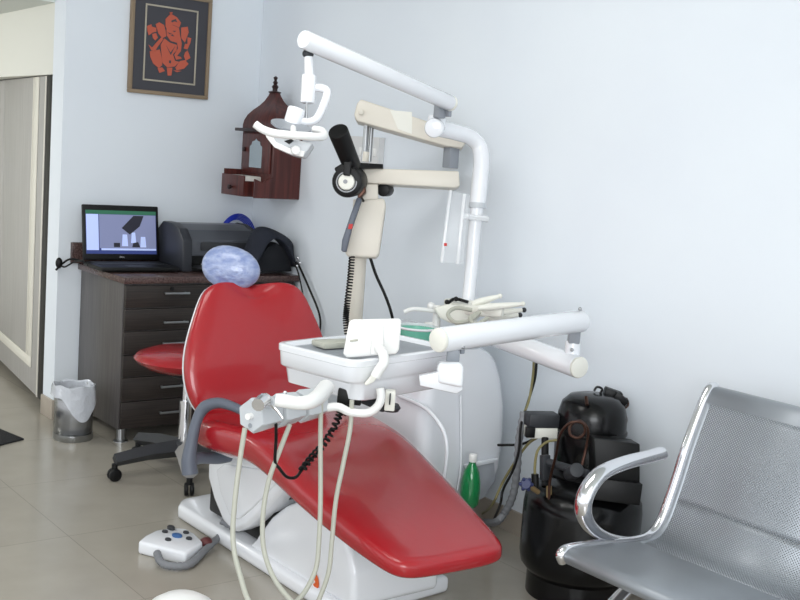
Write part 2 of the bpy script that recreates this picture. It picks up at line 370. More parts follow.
# laptop
lt = thing('laptop', 'open black laptop showing a picture on its screen on the counter', 'laptop', (2.17, 4.76, CT))
LR = Matrix.Rotation(math.radians(-3), 3, 'Z')
def L(x, y, z): return V((2.17, 4.76, CT))+LR@V((x, y, z))
MB().prism([L(-.18, -.12, .004), L(.19, -.12, .004), L(.19, .125, .004), L(-.18, .125, .004)], (0, 0, .02), .005).build('base', 'black', lt)
MB().prism([L(-.16, -.02, .0245), L(.165, -.02, .0245), L(.165, .1, .0245), L(-.16, .1, .0245)], (0, 0, .002), .0008).build('keyboard', 'grey_dark', lt)
MB().prism([L(-.05, -.105, .0245), L(.04, -.105, .0245), L(.04, -.035, .0245), L(-.05, -.035, .0245)], (0, 0, .001)).build('touchpad', 'grey_dark', lt)
sa = math.radians(10); su = LR@V((0, math.sin(sa), math.cos(sa))); sxv = LR@V((1, 0, 0)); sn = sxv.cross(su)  # towards viewer
S0 = L(0.005, .122, .03)
def sp(a, b, c): return S0+sxv*a+su*b+sn*c
lid = MB().prism([sp(-.187, 0, -.012), sp(.187, 0, -.012), sp(.187, .258, -.012), sp(-.187, .258, -.012)], sn*.014, .006).build('screen_lid', 'black', lt)
def srect(x0, x1, y0, y1, c, e, nm, mm, par=lid): return MB().prism([sp(x0, y0, c), sp(x1, y0, c), sp(x1, y1, c), sp(x0, y1, c)], sn*e).build(nm, mm, par)
srect(-.172, .172, .028, .232, .0022, .001, 'display', 'screen_blue')
srect(-.172, .172, .214, .232, .0033, .0006, 'menu_bar', 'screen_green')
srect(-.170, -.112, .045, .213, .0033, .0006, 'side_panel', 'screen_white')
srect(-.108, .170, .055, .213, .0033, .0006, 'picture_area', 'screen_image')
srect(-.1, .17, .045, .054, .0033, .0006, 'status_bar', 'screen_white')
m = MB(); m.prism([sp(.0, .15, .0042), sp(.06, .21, .0042), sp(.11, .21, .0042), sp(.09, .16, .0042), sp(.04, .12, .0042)], sn*.0004)
m.prism([sp(-.04, .06, .0042), sp(-.01, .06, .0042), sp(-.01, .08, .0042), sp(-.04, .08, .0042)], sn*.0004); m.prism([sp(.05, .06, .0042), sp(.09, .06, .0042), sp(.08, .085, .0042), sp(.055, .08, .0042)], sn*.0004)
m.build('dark_shape', 'screen_dark', lid)
m = MB()
for q in ((.0, .03, .065, .12), (.045, .07, .08, .13), (.09, .12, .06, .11)): m.prism([sp(q[0], q[2], .0042), sp(q[1], q[2], .0042), sp(q[1]-.004, q[3], .0042), sp(q[0]+.004, q[3], .0042)], sn*.0003)
m.build('pale_shape', 'screen_white', lid)
T = Matrix.Translation(sp(0, .013, .0022))@Matrix((sxv, su, sn)).transposed().to_4x4()
text_mesh('DELL', .011, T, 'maker_logo', 'light_grey', lid)
ca = thing('power_cable', 'black cable with plug bundle hanging over the left end of the counter', 'cable', A(60, 265, 1, 4.95))
MB().tube([L(-.18, .06, .012), V((2.02, 4.86, CT+.012)), A(72, 259, 1, 4.9), A(62, 264, 1, 4.95), A(56, 270, 1, 4.97)], .005, 8, 6).build('lead', 'black', ca)
MB().tube([A(84, 262, 1, 4.8)+V((0, 0, .01)), A(74, 262, 1, 4.88), A(64, 267, 1, 4.94), A(58, 262, 1, 4.97), A(60, 268, 1, 4.98)], .004, 8, 6).build('lead', 'black', ca)
MB().ball(A(59, 263, 1, 4.96), .016, (1, 1, 1.6)).build('plug', 'black', ca)
# printer
pr = thing('printer', 'dark grey inkjet printer beside the laptop on the counter', 'printer', (2.58, 4.78, CT))
PZ = CT+.001
def pprof(x): return [V((x, 4.64, PZ)), V((x, 4.925, PZ)), V((x, 4.925, PZ+.18)), V((x, 4.87, PZ+.22)), V((x, 4.78, PZ+.22)), V((x, 4.70, PZ+.2)), V((x, 4.65, PZ+.15))]
MB().prism(pprof(2.375), (.05, 0, 0), .008).build('side_panel', 'printer', pr)
MB().prism(pprof(2.77), (.02, 0, 0), .008).build('side_panel', 'printer', pr)
m = MB(); m.bx((2.425, 4.70, PZ), (2.77, 4.92, PZ+.075)); m.bx((2.425, 4.66, PZ), (2.77, 4.70, PZ+.02), .003); m.build('body', 'black', pr)
MB().prism([V((2.425, 4.655, PZ+.075)), V((2.425, 4.92, PZ+.075)), V((2.425, 4.92, PZ+.18)), V((2.425, 4.87, PZ+.215)), V((2.425, 4.78, PZ+.215)), V((2.425, 4.70, PZ+.193)), V((2.425, 4.66, PZ+.15))], (.345, 0, 0), .004).build('lid', 'printer_top', pr)
m = MB().bx((2.47, 4.648, PZ+.10), (2.73, 4.656, PZ+.14), .003); m.build('front_panel', 'grey_dark', pr)
m = MB()
m.bx((2.44, 4.58, PZ+.02), (2.75, 4.72, PZ+.026), .002); m.build('output_tray', 'grey_dark', pr)
MB().bx((2.5, 4.60, PZ+.0275), (2.73, 4.70, PZ+.032)).build('paper', 'paper', pr)
# blue cable
m = MB(); 
for k in range(5):
    c = V((2.825+.005*k, 4.985, PZ+.15)); R_ = .085+.006*k
    m.tube([c+V((R_*math.cos(t), -.03+.004*k+.012*math.sin(t*2), R_*1.05*math.sin(t))) for t in [i*2*math.pi/28 for i in range(29)]], .0035, 6)
m.xf(Matrix.Translation((0.0, 0, -.01)))
tag(m.build('network_cable', 'blue_cable'), 'coil of blue network cable standing behind the printer', 'cable')
# bag
bg = thing('bag', 'slumped dark navy fabric bag on the right end of the counter', 'bag', (2.82, 4.56, CT))
def bp(px, py, y): return A(px, py, 1, y)
outer = [(246, 262), (252, 244), (258, 232), (265, 227), (279, 232), (291, 240), (298, 252), (303, 268)]
inner = [(262, 268), (266, 256), (272, 248), (280, 243), (286, 250), (289, 258), (291, 268)]
rs = []
P1 = spline([bp(x, y, 4.56) for x, y in outer], 4); 
m = MB(); N = len(P1)
P2 = spline([bp(x, y, 4.50) for x, y in [(256, 266), (263, 254), (268, 245), (276, 239), (284, 243), (289, 250), (293, 258), (298, 267)]], 4)
rings_ = []
for i in range(N):
    a, b = P1[i], P2[i]
    a = V((min(a.x, 2.925), a.y, max(a.z, CT+.006))); b = V((min(b.x, 2.925), b.y, max(b.z, CT+.006)))
    rings_.append([b, b+(a-b)*.1+V((0, -.012, 0)), a+V((0, -.01, 0)), a+V((0, .02, .002)), a+V((0, .06, -.003)), a.lerp(b, .2)+V((0, .08, 0)), b+V((0, .09, 0)), b+V((0, .03, 0))])
m.rings(rings_); m.build('flap', 'navy', bg, sub=1)
m = MB(); bl = [V((min(bp(x, y, 4.52).x, 2.915), 4.54, max(bp(x, y, 4.52).z, CT+.002))) for x, y in [(258, 272), (262, 258), (270, 248), (279, 243), (287, 249), (292, 260), (296, 272)]]
m.prism(bl, (0, .1, 0), .006).build('inner_body', 'black_soft', bg)
MB().tube([A(296, 262, 0, 2.89), A(300, 268, 0, 2.90), A(309, 288, 0, 2.90), A(319, 313, 0, 2.90), A(320, 330, 0, 2.90), A(316, 342, 0, 2.90), A(309, 330, 0, 2.905), A(304, 300, 0, 2.905), A(298, 272, 0, 2.905), A(293, 262, 0, 2.89)], .006, 8, 8, flat=.6).build('strap', 'black', bg)
m = MB()
for x, y in ((298, 258), (300, 263), (297, 266)): m.ball(A(x, y, 0, 2.885), .007, n=10)
m.build('buckle', 'chrome', bg)

# ---------------------------------------------------------------- bin
bn = thing('waste_bin', 'small perforated steel waste bin with a white liner beside the drawers', 'bin', (1.885, 4.66, 0))
BC = V((1.885, 4.67, 0)); BR = .085
def wall_uv(R, z0, z1, name, mt, par, n=48):
    bm = bmesh.new(); uvl = bm.loops.layers.uv.new('uv'); me = bpy.data.meshes.new(name)
    vs = [[bm.verts.new((R*math.cos(2*math.pi*k/n), R*math.sin(2*math.pi*k/n), z)) for k in range(n+1)] for z in (z0, z1)]
    for k in range(n):
        f = bm.faces.new((vs[0][k], vs[0][k+1], vs[1][k+1], vs[1][k])); f.smooth = True
        for lp, (uu, vv) in zip(f.loops, ((k, z0), (k+1, z0), (k+1, z1), (k, z1))): lp[uvl].uv = (uu*2*math.pi*R/n, vv)
    bm.to_mesh(me); bm.free(); me.materials.append(MATS[mt]); o = bpy.data.objects.new(name, me); COL.objects.link(o); o.parent = par; o.location = BC-V(par['_w']); 
    q = o.modifiers.new('sol', 'SOLIDIFY'); q.thickness = .0012
    return o
wall_uv(BR, .03, .245, 'perforated_wall', 'perf_bin', bn)
m = MB(); m.lathe([(BR-.002, .0), (BR+.0015, .005), (BR+.0015, .03), (BR-.003, .03), (.001, .02), (.001, 0)], BC, n=40); m.build('base_ring', 'steel', bn)
m = MB(); n = 40; rs = []
for z, k in ((.03, -.012), (.14, -.006), (.2, -.004), (.245, -.004), (.252, .002), (.25, .007), (.235, .01), (.2, .012)):
    ring = []
    for j in range(n):
        t = 2*math.pi*j/n; drop = 0
        if k > .006:
            w = (max(0, math.cos(t+1.5)))**4; drop = .11*w*(1 if k > .0105 else .5 if k > .009 else 0)
        rr = BR+k+.003*math.sin(9*t+z*40)+.002*math.sin(5*t)
        ring.append(BC+V((rr*math.cos(t), rr*math.sin(t), z-drop+.004*math.sin(6*t+z*20))))
    rs.append(ring)
m.rings(rs, cap=False); m.build('liner', 'bag_plastic', bn)

# ---------------------------------------------------------------- operator stool
HS = V((2.085, 3.99, 0))
st = thing('operator_stool', 'red operator stool on a black five-star castor base behind the dental chair', 'stool', HS)
MB().lathe([(.001, .465), (.08, .465), (.16, .48), (.205, .505), (.216, .52), (.205, .535), (.15, .555), (.001, .56)], HS-V((0, 0, .036)), n=48).build('seat', 'red_vinyl', st)
MB().lathe([(.001, .45), (.07, .45), (.09, .458), (.09, .467), (.001, .467)], HS-V((0, 0, .036)), n=40).build('seat_pan', 'black', st)
MB().cyl(HS+V((0, 0, .28)), HS+V((0, 0, .416)), .014).build('gas_piston', 'chrome', st)
MB().cyl(HS+V((0, 0, .10)), HS+V((0, 0, .31)), .025).build('column', 'chrome', st)
MB().cyl(HS+V((0, 0, .075)), HS+V((0, 0, .14)), .042, bev=.008).build('hub', 'grey_dark', st)
cl = A(122, 478, 2, .03); ang0 = math.radians(176)
cf = A(183, 494, 2, .03)
for k in range(5):
    a = ang0+k*2*math.pi/5
    d = V((math.cos(a), math.sin(a), 0)); e = HS+d*.29
    lg = MB().tube([HS+d*.02+V((0, 0, .11)), HS+d*.15+V((0, 0, .105)), e+V((0, 0, .085))], [.042, .036, .03], 4, flat=.9, up=(0, 0, 1)).build('base_arm', 'hub_grey' if k == 1 else 'grey_dark', st)
    pe = MB().cyl(e+V((0, 0, .045)), e+V((0, 0, .07)), .012, 12)
    q = V((-d.y, d.x, 0))
    pe.cyl(e-q*.018+V((0, 0, .026)), e-q*.004+V((0, 0, .026)), .026, 20, bev=.004); pe.cyl(e+q*.004+V((0, 0, .026)), e+q*.018+V((0, 0, .026)), .026, 20, bev=.004)
    pe.build('castor', 'black', lg)

# ---------------------------------------------------------------- dental chair
CM = Matrix.Translation((1.955, 2.9, .036))@Matrix.Rotation(math.radians(-4.5), 4, 'Z')
ch = thing('dental_chair', 'glossy red dental chair with white base in the middle of the room', 'dental chair', (1.955, 2.9, 0))
def cring(y, hw, zt, zb, dish=.0, cx=0., yt=0.):
    out = []; n = 28; h = (zt-zb)/2; zc = (zt+zb)/2
    for k in range(n):
        a = 2*math.pi*k/n; c, s_ = math.cos(a), math.sin(a)
        x = hw*math.copysign(abs(c)**.55, c); z = h*math.copysign(abs(s_)**.6, s_)
        if z > 0: z += dish*((x/hw)**2-.5)
        out.append(CM@V((cx+x, y+yt*z, zc+z)))
    return out
rows = [(.30, .17, .41, .385, 0), (.29, .26, .435, .352, .005), (.26, .30, .45, .335, .01), (.2, .312, .455, .328, .018), (.08, .298, .46, .335, .025), (-.05, .262, .468, .352, .025), (-.16, .26, .462, .345, .022),
        (-.25, .255, .445, .332, .018), (-.36, .248, .418, .31, .014), (-.5, .235, .384, .285, .012), (-.64, .215, .35, .262, .012), (-.74, .198, .328, .25, .012), (-.80, .185, .315, .245, .01), (-.83, .165, .305, .25, .006), (-.845, .12, .29, .262, 0)]
m = MB(); m.rings([cring(y, hw, zt, zb, di) for y, hw, zt, zb, di in rows]); seat = m.build('seat_cushion', 'red_vinyl', ch, sub=2)
m = MB(); m.rings([cring(y, hw-.07, zb+.012, zb-.006, 0) for y, hw, zt, zb, di in rows[1:-2]]); m.build('seat_shell', 'shell', ch)
# backrest
BB = CM@V((-.05, .25, .405)); tilt = math.radians(17)
bu = (CM.to_3x3()@V((math.cos(math.radians(4)), -math.sin(math.radians(4)), 0))).normalized(); bh = V((-bu.y, bu.x, 0)); bvv = V((0, 0, 1))*math.cos(tilt)+bh*math.sin(tilt); bf = -bh*math.cos(tilt)+V((0, 0, 1))*math.sin(tilt)
def back_ring(v, hw, th, off=0., cxo=0.):
    out = []; n = 32
    for k in range(n):
        a = 2*math.pi*k/n; c, s_ = math.cos(a), math.sin(a)
        x = hw*math.copysign(abs(c)**.6, c); y = th*math.copysign(abs(s_)**.7, s_)
        q = x/max(hw, 1e-3)
        vv = v+max(0, (v-.33)/.12)*(.034*(1-math.cos(q*math.pi*1.2))-.045)*.9
        y += .028*q*q*(hw/.26)
        out.append(BB+bu*(x+cxo)+bvv*vv+bf*(y+off))
    return out
brow = [(.0, .12, .012), (.010, .18, .03), (.035, .225, .042), (.08, .252, .048), (.15, .266, .05), (.22, .262, .05), (.285, .245, .048), (.34, .224, .045), (.39, .202, .042), (.425, .182, .038), (.445, .158, .03), (.455, .118, .014)]
m = MB(); m.rings([back_ring(*r) for r in brow]); m.build('backrest', 'red_vinyl', ch, sub=2)
m = MB(); m.rings([back_ring(v, hw-.002, max(.01, th*.7), -.024) for v, hw, th in brow]); m.build('back_shell', 'shell', ch, sub=1)
# headrest
hc = D(231, 268, 3.80); hR = Matrix((CR, fwd, CU)).transposed()@Matrix.Rotation(math.radians(14), 3, 'Y')
m = MB(); rs = []
for t in (-1, -.93, -.75, -.45, 0, .45, .75, .93, 1):
    w = (1-abs(t)**2.3)**.5 if abs(t) < 1 else .12
    rs.append([hc+hR@V((.102*t, .05*max(w, .12)*math.sin(a)+0, .078*max(w, .12)*math.cos(a)*(1-.05*t))) for a in [2*math.pi*k/20 for k in range(20)]])
m.rings(rs); hd = m.build('headrest', 'wrap', ch, sub=1, label='headrest under a clear crinkled plastic cover')
MB().bar(hc-bh*-.03+V((0, 0, -.03)), BB+bvv*.36-bf*.05, .05, .014, .004).build('headrest_bar', 'chrome', ch)
# armrest loop
ax = 3.66
MB().tube([D(190, 474, 3.5), D(189, 460, 3.5), D(192, 440, 3.5), D(197, 420, 3.5), D(205, 407, 3.5), D(219, 403, 3.48), D(234, 407, 3.44), D(248, 414, 3.4)], [.026, .024, .019, .017, .02, .017, .015, .013], 12, 6).build('armrest', 'grey_plastic', ch)
MB().tube([CM@V((-.1, .2, .32)), CM@V((-.2, .2, .3)), D(200, 458, 3.55), D(190, 462, 3.5)], .019, 10, 5).build('armrest_bracket', 'grey_plastic', ch)
# base and covers (profiles in the chair's side plane)
m = MB(); m.prism([V((1.825, 2.47, 0.0)), V((2.27, 2.50, 0.0)), V((2.25, 3.52, 0.0)), V((2.2, 3.6, 0)), V((1.86, 3.56, 0.0)), V((1.815, 3.5, 0))], (0, 0, .055), .018, 3).build('base_plate', 'white_enamel', ch)
def side(pxs, x, ext, bev): return MB().prism([A(a, b, 0, x) for a, b in pxs], (ext, 0, 0), bev, 4)
side([(207, 462), (215, 452), (250, 456), (292, 466), (293, 478), (262, 512), (245, 528), (233, 533), (222, 522), (213, 500), (207, 478)], 1.80, .34, .02).build('lift_cover', 'white_enamel', ch)
side([(216, 470), (224, 464), (272, 471), (281, 478), (252, 508), (238, 520), (229, 515), (220, 492)], 1.794, .012, .006).build('lift_cover_panel', 'white_enamel', ch)
mm = side([(246, 560), (256, 536), (270, 517), (284, 506), (300, 500), (315, 504), (330, 517), (346, 540), (354, 575), (352, 610), (300, 600)], 1.845, .33, .02)
for v in mm.bm.verts: v.co.z = max(v.co.z, .05)
mm.build('base_cover', 'white_enamel', ch)
m = MB(); m.bx((1.86, 2.75, .07), (2.14, 3.35, .2), .01); m.bar((1.88, 3.2, .15), (1.88, 2.75, .33), .03, .06, .004); m.bar((2.1, 3.2, .15), (2.1, 2.75, .33), .03, .06, .004); m.build('lift_mechanism', 'black', ch)
m = MB()
for y, z in ((2.95, .27), (2.99, .22), (3.03, .19)): m.cyl((1.85, y, z), (1.862, y, z), .01, 12)
m.build('bolt', 'steel', ch)
ec = A(315, 583, 0, 1.843); MB().lathe([(.001, 0), (.027, 0), (.026, .004), (.001, .005)], ec+V((-.0005, 0, 0)), (-1, 0, 0), 28, sx=.8, sy=1.1).build('round_emblem', 'orange', ch)
MB().tube([ec+V((-.006, .004, .012)), ec+V((-.006, -.006, .006)), ec+V((-.006, .004, -.002)), ec+V((-.006, -.004, -.012))], .0022, 8, 6).build('emblem_swirl', 'white_plastic', ch)

# ---------------------------------------------------------------- foot pedal
fp = thing('foot_pedal', 'white foot control pedal with dark buttons on the floor left of the chair', 'foot pedal', A(175, 550, 2, 0))
fpz = .045
m = MB(); m.prism([A(x, y, 2, fpz) for x, y in ((138, 541), (145, 535), (155, 530), (170, 527), (186, 528), (195, 533), (203, 541), (186, 553))], (0, 0, -fpz), .01, 3)
m.build('housing', 'white_enamel', fp)
def ell(px, py, ra, rb, nm, mt, z=fpz, h=.006):
    c = A(px, py, 2, z); m = MB(); m.lathe([(ra, -.004), (ra, h*.7), (ra*.8, h), (.001, h)], c, n=24, sx=1, sy=rb/ra); return m.build(nm, mt, fp)
ell(177, 536, .022, .016, 'centre_button', 'blue_logo')
for x, y in ((165, 532), (168, 540), (186, 533), (189, 539)): ell(x, y, .012, .010, 'direction_button', 'grey_dark')
ell(171, 529, .018, .012, 'top_button', 'grey_dark', h=.01)
m = MB().ball(A(206, 542, 2, .03), .018, (1.2, 1.2, .9)); m.build('side_knob', 'pedal_red', fp)
hp = spline([A(157, 553, 2, .03), A(161, 562, 2, .02), A(172, 566, 2, .016), A(190, 564, 2, .016), A(205, 550, 2, .018), A(222, 535, 2, .03), A(236, 530, 2, .06), V((1.83, 3.2, .085))], 10)
MB().tube(hp, [.0125+.0012*math.sin(i*2.1) for i in range(len(hp))], 12).build('hose', 'hose_grey', fp)

# ---------------------------------------------------------------- dental unit (side cabinet, bowl, post)
du = thing('dental_unit', 'white rounded dental unit cabinet with lamp post standing behind the chair', 'dental unit', (2.6, 3.0, 0))
m = MB(); rs = []
UX0, UX1, UY0, UY1 = 2.36, 2.765, 2.80, 3.32
for z, ins, rr, dx in ((.0, .12, .03, 0), (.10, .11, .04, 0), (.15, .075, .05, 0), (.20, .03, .05, 0), (.27, .006, .05, 0), (.4, .0, .05, 0), (.5, .008, .05, 0), (.6, .03, .05, 0), (.66, .055, .05, 0), (.69, .08, .045, 0), (.71, .12, .04, 0)):
    xa, xb, ya, yb = UX0+ins*.2, UX1-ins, UY0+ins*.25, UY1-ins; pts = []
    for cx, cy, a0 in ((xb-rr, yb-rr, 0), (xa+rr, yb-rr, 90), (xa+rr, ya+rr, 180), (xb-rr, ya+rr, 270)):
        for k in range(6): t = math.radians(a0+k*18); pts.append(V((cx+rr*math.cos(t), cy+rr*math.sin(t), z)))
    rs.append(pts)
m.rings(rs).build('cabinet_body', 'shell', du, sharp=50)
pa = spline([A(398, 395, 0, 2.357), A(425, 408, 0, 2.357), A(442, 428, 0, 2.357), A(447, 450, 0, 2.357), A(444, 480, 0, 2.357)], 8)
MB().tube(pa, .007, 10).build('body_rib', 'shell', du)
m = MB(); m.prism([A(465, 466, 1, 2.79), A(494, 459, 1, 2.79), A(496, 480, 1, 2.79), A(484, 498, 1, 2.79), A(468, 505, 1, 2.79)], (0, .02, 0), .004).build('recess_shade_panel', 'recess_shade', du)  # flat panel, no real hollow; its darker tone stands for the shade inside
MB().prism([A(463, 464, 1, 2.79), A(496, 457, 1, 2.79), A(496, 461, 1, 2.79), A(464, 468, 1, 2.79)], (0, -.012, 0), .003).build('recess_shadow_lip', 'shell', du)  # ledge added to throw a shadow along the top of the dark panel
MB().tube([A(461, 395, 1, 2.79), A(461, 430, 1, 2.79), A(461, 466, 1, 2.79), A(458, 490, 1, 2.79)], .005, 10, 5).build('body_edge', 'shell', du)
MB().bx((2.38, 2.84, .712), (2.64, 3.28, .745), .014, 3).build('top_deck', 'white_enamel', du)
# bowl deck
m = MB(); m.lathe([(.04, .74), (.04, .80), (.06, .825), (.085, .845), (.085, .862), (.07, .865), (.001, .865)], (2.65, 2.95, 0), n=40); m.build('post_deck', 'cream', du)
pb = D(468, 300, 4.02); 
m = MB(); m.tube([pb+V((0, 0, -.05)), D(472, 262, 4.02), D(475, 225, 4.02), D(477.5, 204, 4.02)], .0235, 20); m.build('lower_post', 'white_enamel', du)
m = MB(); m.tube(spline([D(477.5, 206, 4.02), D(480, 180, 4.02), D(481.5, 160, 4.02), D(479, 146, 4.02), D(470, 137, 4.0), D(455, 132, 3.95), D(437, 128, 3.9)], 8), [.030]*24+[.029]*25, 20)
m.build('curved_post', 'white_enamel', du)
MB().cyl(D(477.2, 208, 4.02), D(477.6, 203, 4.02), .031).build('post_collar', 'light_grey', du)
m = MB(); m.tube([D(404, 312, 3.9), D(414, 309, 3.9), D(433, 311, 3.92), D(440, 313, 3.95)], .008, 10, 4); m.tube([D(437, 305, 3.95), D(436, 330, 3.95)], [.012, .016], 12); m.ball(D(431, 306, 3.95), .014)
m.xf(Matrix.Translation(V((0, 0, 0)))); m.build('bowl_arm', 'white_plastic', du)
bc = D(417, 332, 3.8)
MB().lathe([(.045, -.045), (.058, -.03), (.066, 0), (.068, .012), (.064, .012), (.061, 0), (.05, -.025), (.001, -.03)], bc, n=40).build('spittoon_bowl', 'teal', du)
MB().lathe([(.069, .012), (.073, .016), (.071, .021), (.064, .02), (.065, .0125), (.069, .012)], bc, n=40).build('bowl_rim', 'white_enamel', du)
MB().cyl(V((bc.x, bc.y, .72)), bc+V((0, 0, -.04)), .03).build('bowl_support', 'white_enamel', du)
m = MB(); m.cyl(D(430, 337, 3.95), D(430, 322, 3.95), .02, bev=.003).build('cup_filler', 'white_plastic', du)
MB().prism([D(434, 308, 3.85), D(448, 304, 3.85), D(476, 308, 3.85), D(470, 322, 3.85), D(452, 324, 3.85), D(440, 318, 3.85)], fwd*.1, .008, 3).build('side_deck', 'cream', du)
# bits on the deck
m = MB(); m.tube([D(414+i*0, 0, 4) for i in range(0)] or [D(448, 303, 3.9), D(455, 299, 3.92), D(468, 302, 3.9)], .006, 8, 6); m.ball(D(447, 302, 3.9), .009, n=12); m.ball(D(456, 299, 3.9), .009, n=12)
m.build('post_clamp', 'black', du)
bh2 = D(486, 303, 3.85)
m = MB(); m.bar(D(466, 309, 3.8), D(505, 312, 3.75), .07, .035, .012); m.build('instrument_holder', 'cream', du)
for i, (a, b) in enumerate((((478, 308), (523, 304)), ((480, 314), (524, 310)), ((472, 304), (500, 296)), ((485, 318), (520, 315)))):
    p0, p1 = D(*a, 3.72+.03*i), D(*b, 3.72+.03*i); dd_ = p1-p0
    o = MB().tube([p0, p0+dd_*.3, p0+dd_*.7, p1], [.009, .013, .010, .006], 12, 4).build('suction_handpiece', 'cream', du)
    MB().ball(p1, .009, n=10).build('tip', 'grey_dark' if i in (1, 3) else 'cream', o)
m = MB(); m.tube([D(480, 312, 3.72), D(470, 320, 3.7), D(455, 322, 3.7), D(448, 314, 3.72), D(456, 308, 3.74), D(472, 310, 3.74)], .007, 8, 8); m.tube([D(488, 318, 3.7), D(476, 324, 3.68), D(470, 318, 3.7), D(478, 313, 3.72)], .007, 8, 8)
m.build('suction_hose', 'hose', du)
# acrylic holder on post
ah = thing('acrylic_holder', 'clear acrylic holder clipped to the white lamp post', 'holder', D(455, 262, 3.9))
def quad(pxs, d, th, nm, mt, par): 
    m = MB(); m.prism([D(x, y, d) for x, y in pxs], fwd*th, .0005); return m.build(nm, mt, par)
quad([(448, 190), (470, 195), (463, 264), (440, 262)], 3.90, .003, 'front_sheet', 'acrylic', ah)
quad([(450, 190), (452, 190), (443, 263), (440, 262)], 3.895, .006, 'edge', 'acrylic_edge', ah)
quad([(463, 194), (466, 194), (459, 264), (456, 264)], 3.895, .006, 'edge', 'acrylic_edge', ah)
quad([(444, 243), (447, 243), (447, 246), (444, 246)], 3.893, .002, 'red_dot', 'red_mark', ah)
m = MB(); m.tube([D(466, 216, 3.93), D(466, 217, 3.98), D(488, 220, 4.06), D(487, 219, 3.97), D(466, 216, 3.94)], .010, 6, 0)
m.build('clip_band', 'acrylic_edge', ah)

# ---------------------------------------------------------------- operating light
ol = thing('operating_light', 'white dental operating light on a long arm above the chair', 'lamp', D(308, 140, 3.25))
MB().cyl(D(303, 39, 3.22), D(450, 103, 3.78), .0275, 28, bev=.006).build('arm_tube', 'white_enamel', ol)
a, b = D(303, 39, 3.22), D(450, 103, 3.78); dv = (b-a).normalized()
MB().cyl(b-dv*.001, b+dv*.012, .027, 28, bev=.005).build('end_cap', 'cream', ol)
m = MB(); m.box(D(440, 108, 3.80), (.032, .032, .07), .004); m.box(D(448, 108, 3.80), (.014, .03, .06), .003); m.build('joint_block', 'mid_grey', ol)
MB().cyl(D(437, 116, 3.86), D(436, 128, 3.86), .032, bev=.006).build('swivel', 'white_enamel', ol)
MB().cyl(D(434, 128, 3.80), D(436, 127, 3.9), .034, 28, bev=.01).build('swivel_cap', 'white_enamel', ol)
m = MB(); m.ball(D(308, 54, 3.27), .014, (1.3, 1, 1)); m.box(D(310, 50, 3.27), (.03, .02, .02), .004); m.build('joint', 'grey_dark', ol)
m = MB(); m.cyl(D(308.5, 57, 3.27), D(309, 75, 3.27), .0135); m.build('stem', 'white_enamel', ol); MB().cyl(D(307, 102, 3.27), D(306.5, 122, 3.27), .004).build('pivot_pin', 'steel', ol)
MB().cyl(D(309, 75, 3.27), D(307.5, 103, 3.27), .0215, bev=.003).build('balance_cylinder', 'white_enamel', ol)
MB().tube([D(313, 88, 3.28), D(321, 88, 3.28), D(327, 92, 3.28), D(324, 104, 3.28), D(317, 118, 3.28), D(309, 122, 3.27), D(300, 121, 3.26)], .0125, 14, 8).build('yoke', 'white_enamel', ol)
MB().cyl(D(297, 108, 3.26), D(291, 128, 3.26), .0265, bev=.005).build('lamp_neck', 'white_enamel', ol)
hx = [(265, 130), (282, 133), (302, 141), (313, 143), (309, 149), (304, 156), (291, 153), (275, 146)]
m = MB(); m.prism([D(x, y, 3.16) for x, y in hx], fwd*.08, .006, 2); m.build('lamp_head', 'light_grey', ol)
hx2 = [(268, 140), (274, 136), (300, 146), (308, 144), (303, 153), (288, 151), (272, 143)]
m = MB(); m.prism([D(x, y, 3.15) for x, y in [(264, 129), (268, 128), (276, 142), (292, 149), (305, 151), (303, 157), (290, 154), (274, 147), (266, 137)]], fwd*.02, .002, 2); m.build('lamp_visor', 'white_plastic', ol)
MB().lathe([(.001, 0), (.045, .003), (.06, .012), (.06, .018), (.001, .02)], D(290, 131, 3.22), V((.0, -.3, 1)), 36, sx=1).build('reflector', 'mid_grey', ol)
MB().tube([D(255, 124, 3.08), D(262, 129, 3.08), D(273, 133, 3.08), D(290, 135, 3.08), D(305, 136, 3.09), D(317, 137, 3.12), D(324, 136, 3.16), D(322, 131, 3.2), D(314, 129, 3.22)], [.011, .0115, .012, .0115, .012, .012, .011, .011, .01], 14, 8).build('handle_bar', 'white_plastic', ol)
m = MB(); m.cyl(D(294, 137, 3.08), D(293, 128, 3.2), .009, 12); m.cyl(D(295, 150, 3.16), D(296, 150, 3.10), .013, 16, bev=.003); m.build('handle_mount', 'white_plastic', ol)
m = MB(); m.prism([D(284, 141, 3.14), D(294, 138, 3.14), D(293, 141, 3.14), D(289, 144, 3.14)], fwd*.008); m.build('bulb_slot', 'black', ol)

# ---------------------------------------------------------------- x-ray machine
xr = thing('xray_machine', 'ivory dental x-ray machine with black tube head on a column by the right wall', 'x-ray machine', (2.52, 3.5, 0))
xd = 4.27
ctop = D(362, 200, xd); cb = V((ctop.x-.0, ctop.y, 0))
MB().cyl(V((ctop.x, ctop.y, .04)), V((ctop.x, ctop.y, ctop.z)), .034).build('column', 'ivory', xr)
MB().lathe([(.001, 0), (.1, 0), (.1, .02), (.09, .035), (.04, .045), (.001, .045)], cb, n=40).build('floor_base', 'ivory', xr)
def slab(pxs, d, th, nm, mt, bev=.006, par=None): 
    m = MB(); m.prism([D(x, y, d) for x, y in pxs], fwd*th, bev, 3); return m.build(nm, mt, par or xr)
slab([(354, 200), (384, 198), (386, 204), (379, 254), (376, 258), (348, 257), (345, 253)], xd-.06, .12, 'control_box', 'ivory', .01)
slab([(359, 184), (378, 184), (378, 201), (360, 201)], xd-.04, .08, 'neck', 'ivory', .004)
slab([(363, 168), (459, 171), (460, 186), (455, 188), (366, 183)], xd-.05, .10, 'lower_arm', 'ivory', .006)
slab([(357, 103), (361, 99), (460, 132), (468, 139), (462, 148), (446, 146), (357, 121), (354, 115)], xd-.07, .09, 'upper_arm', 'ivory', .006)
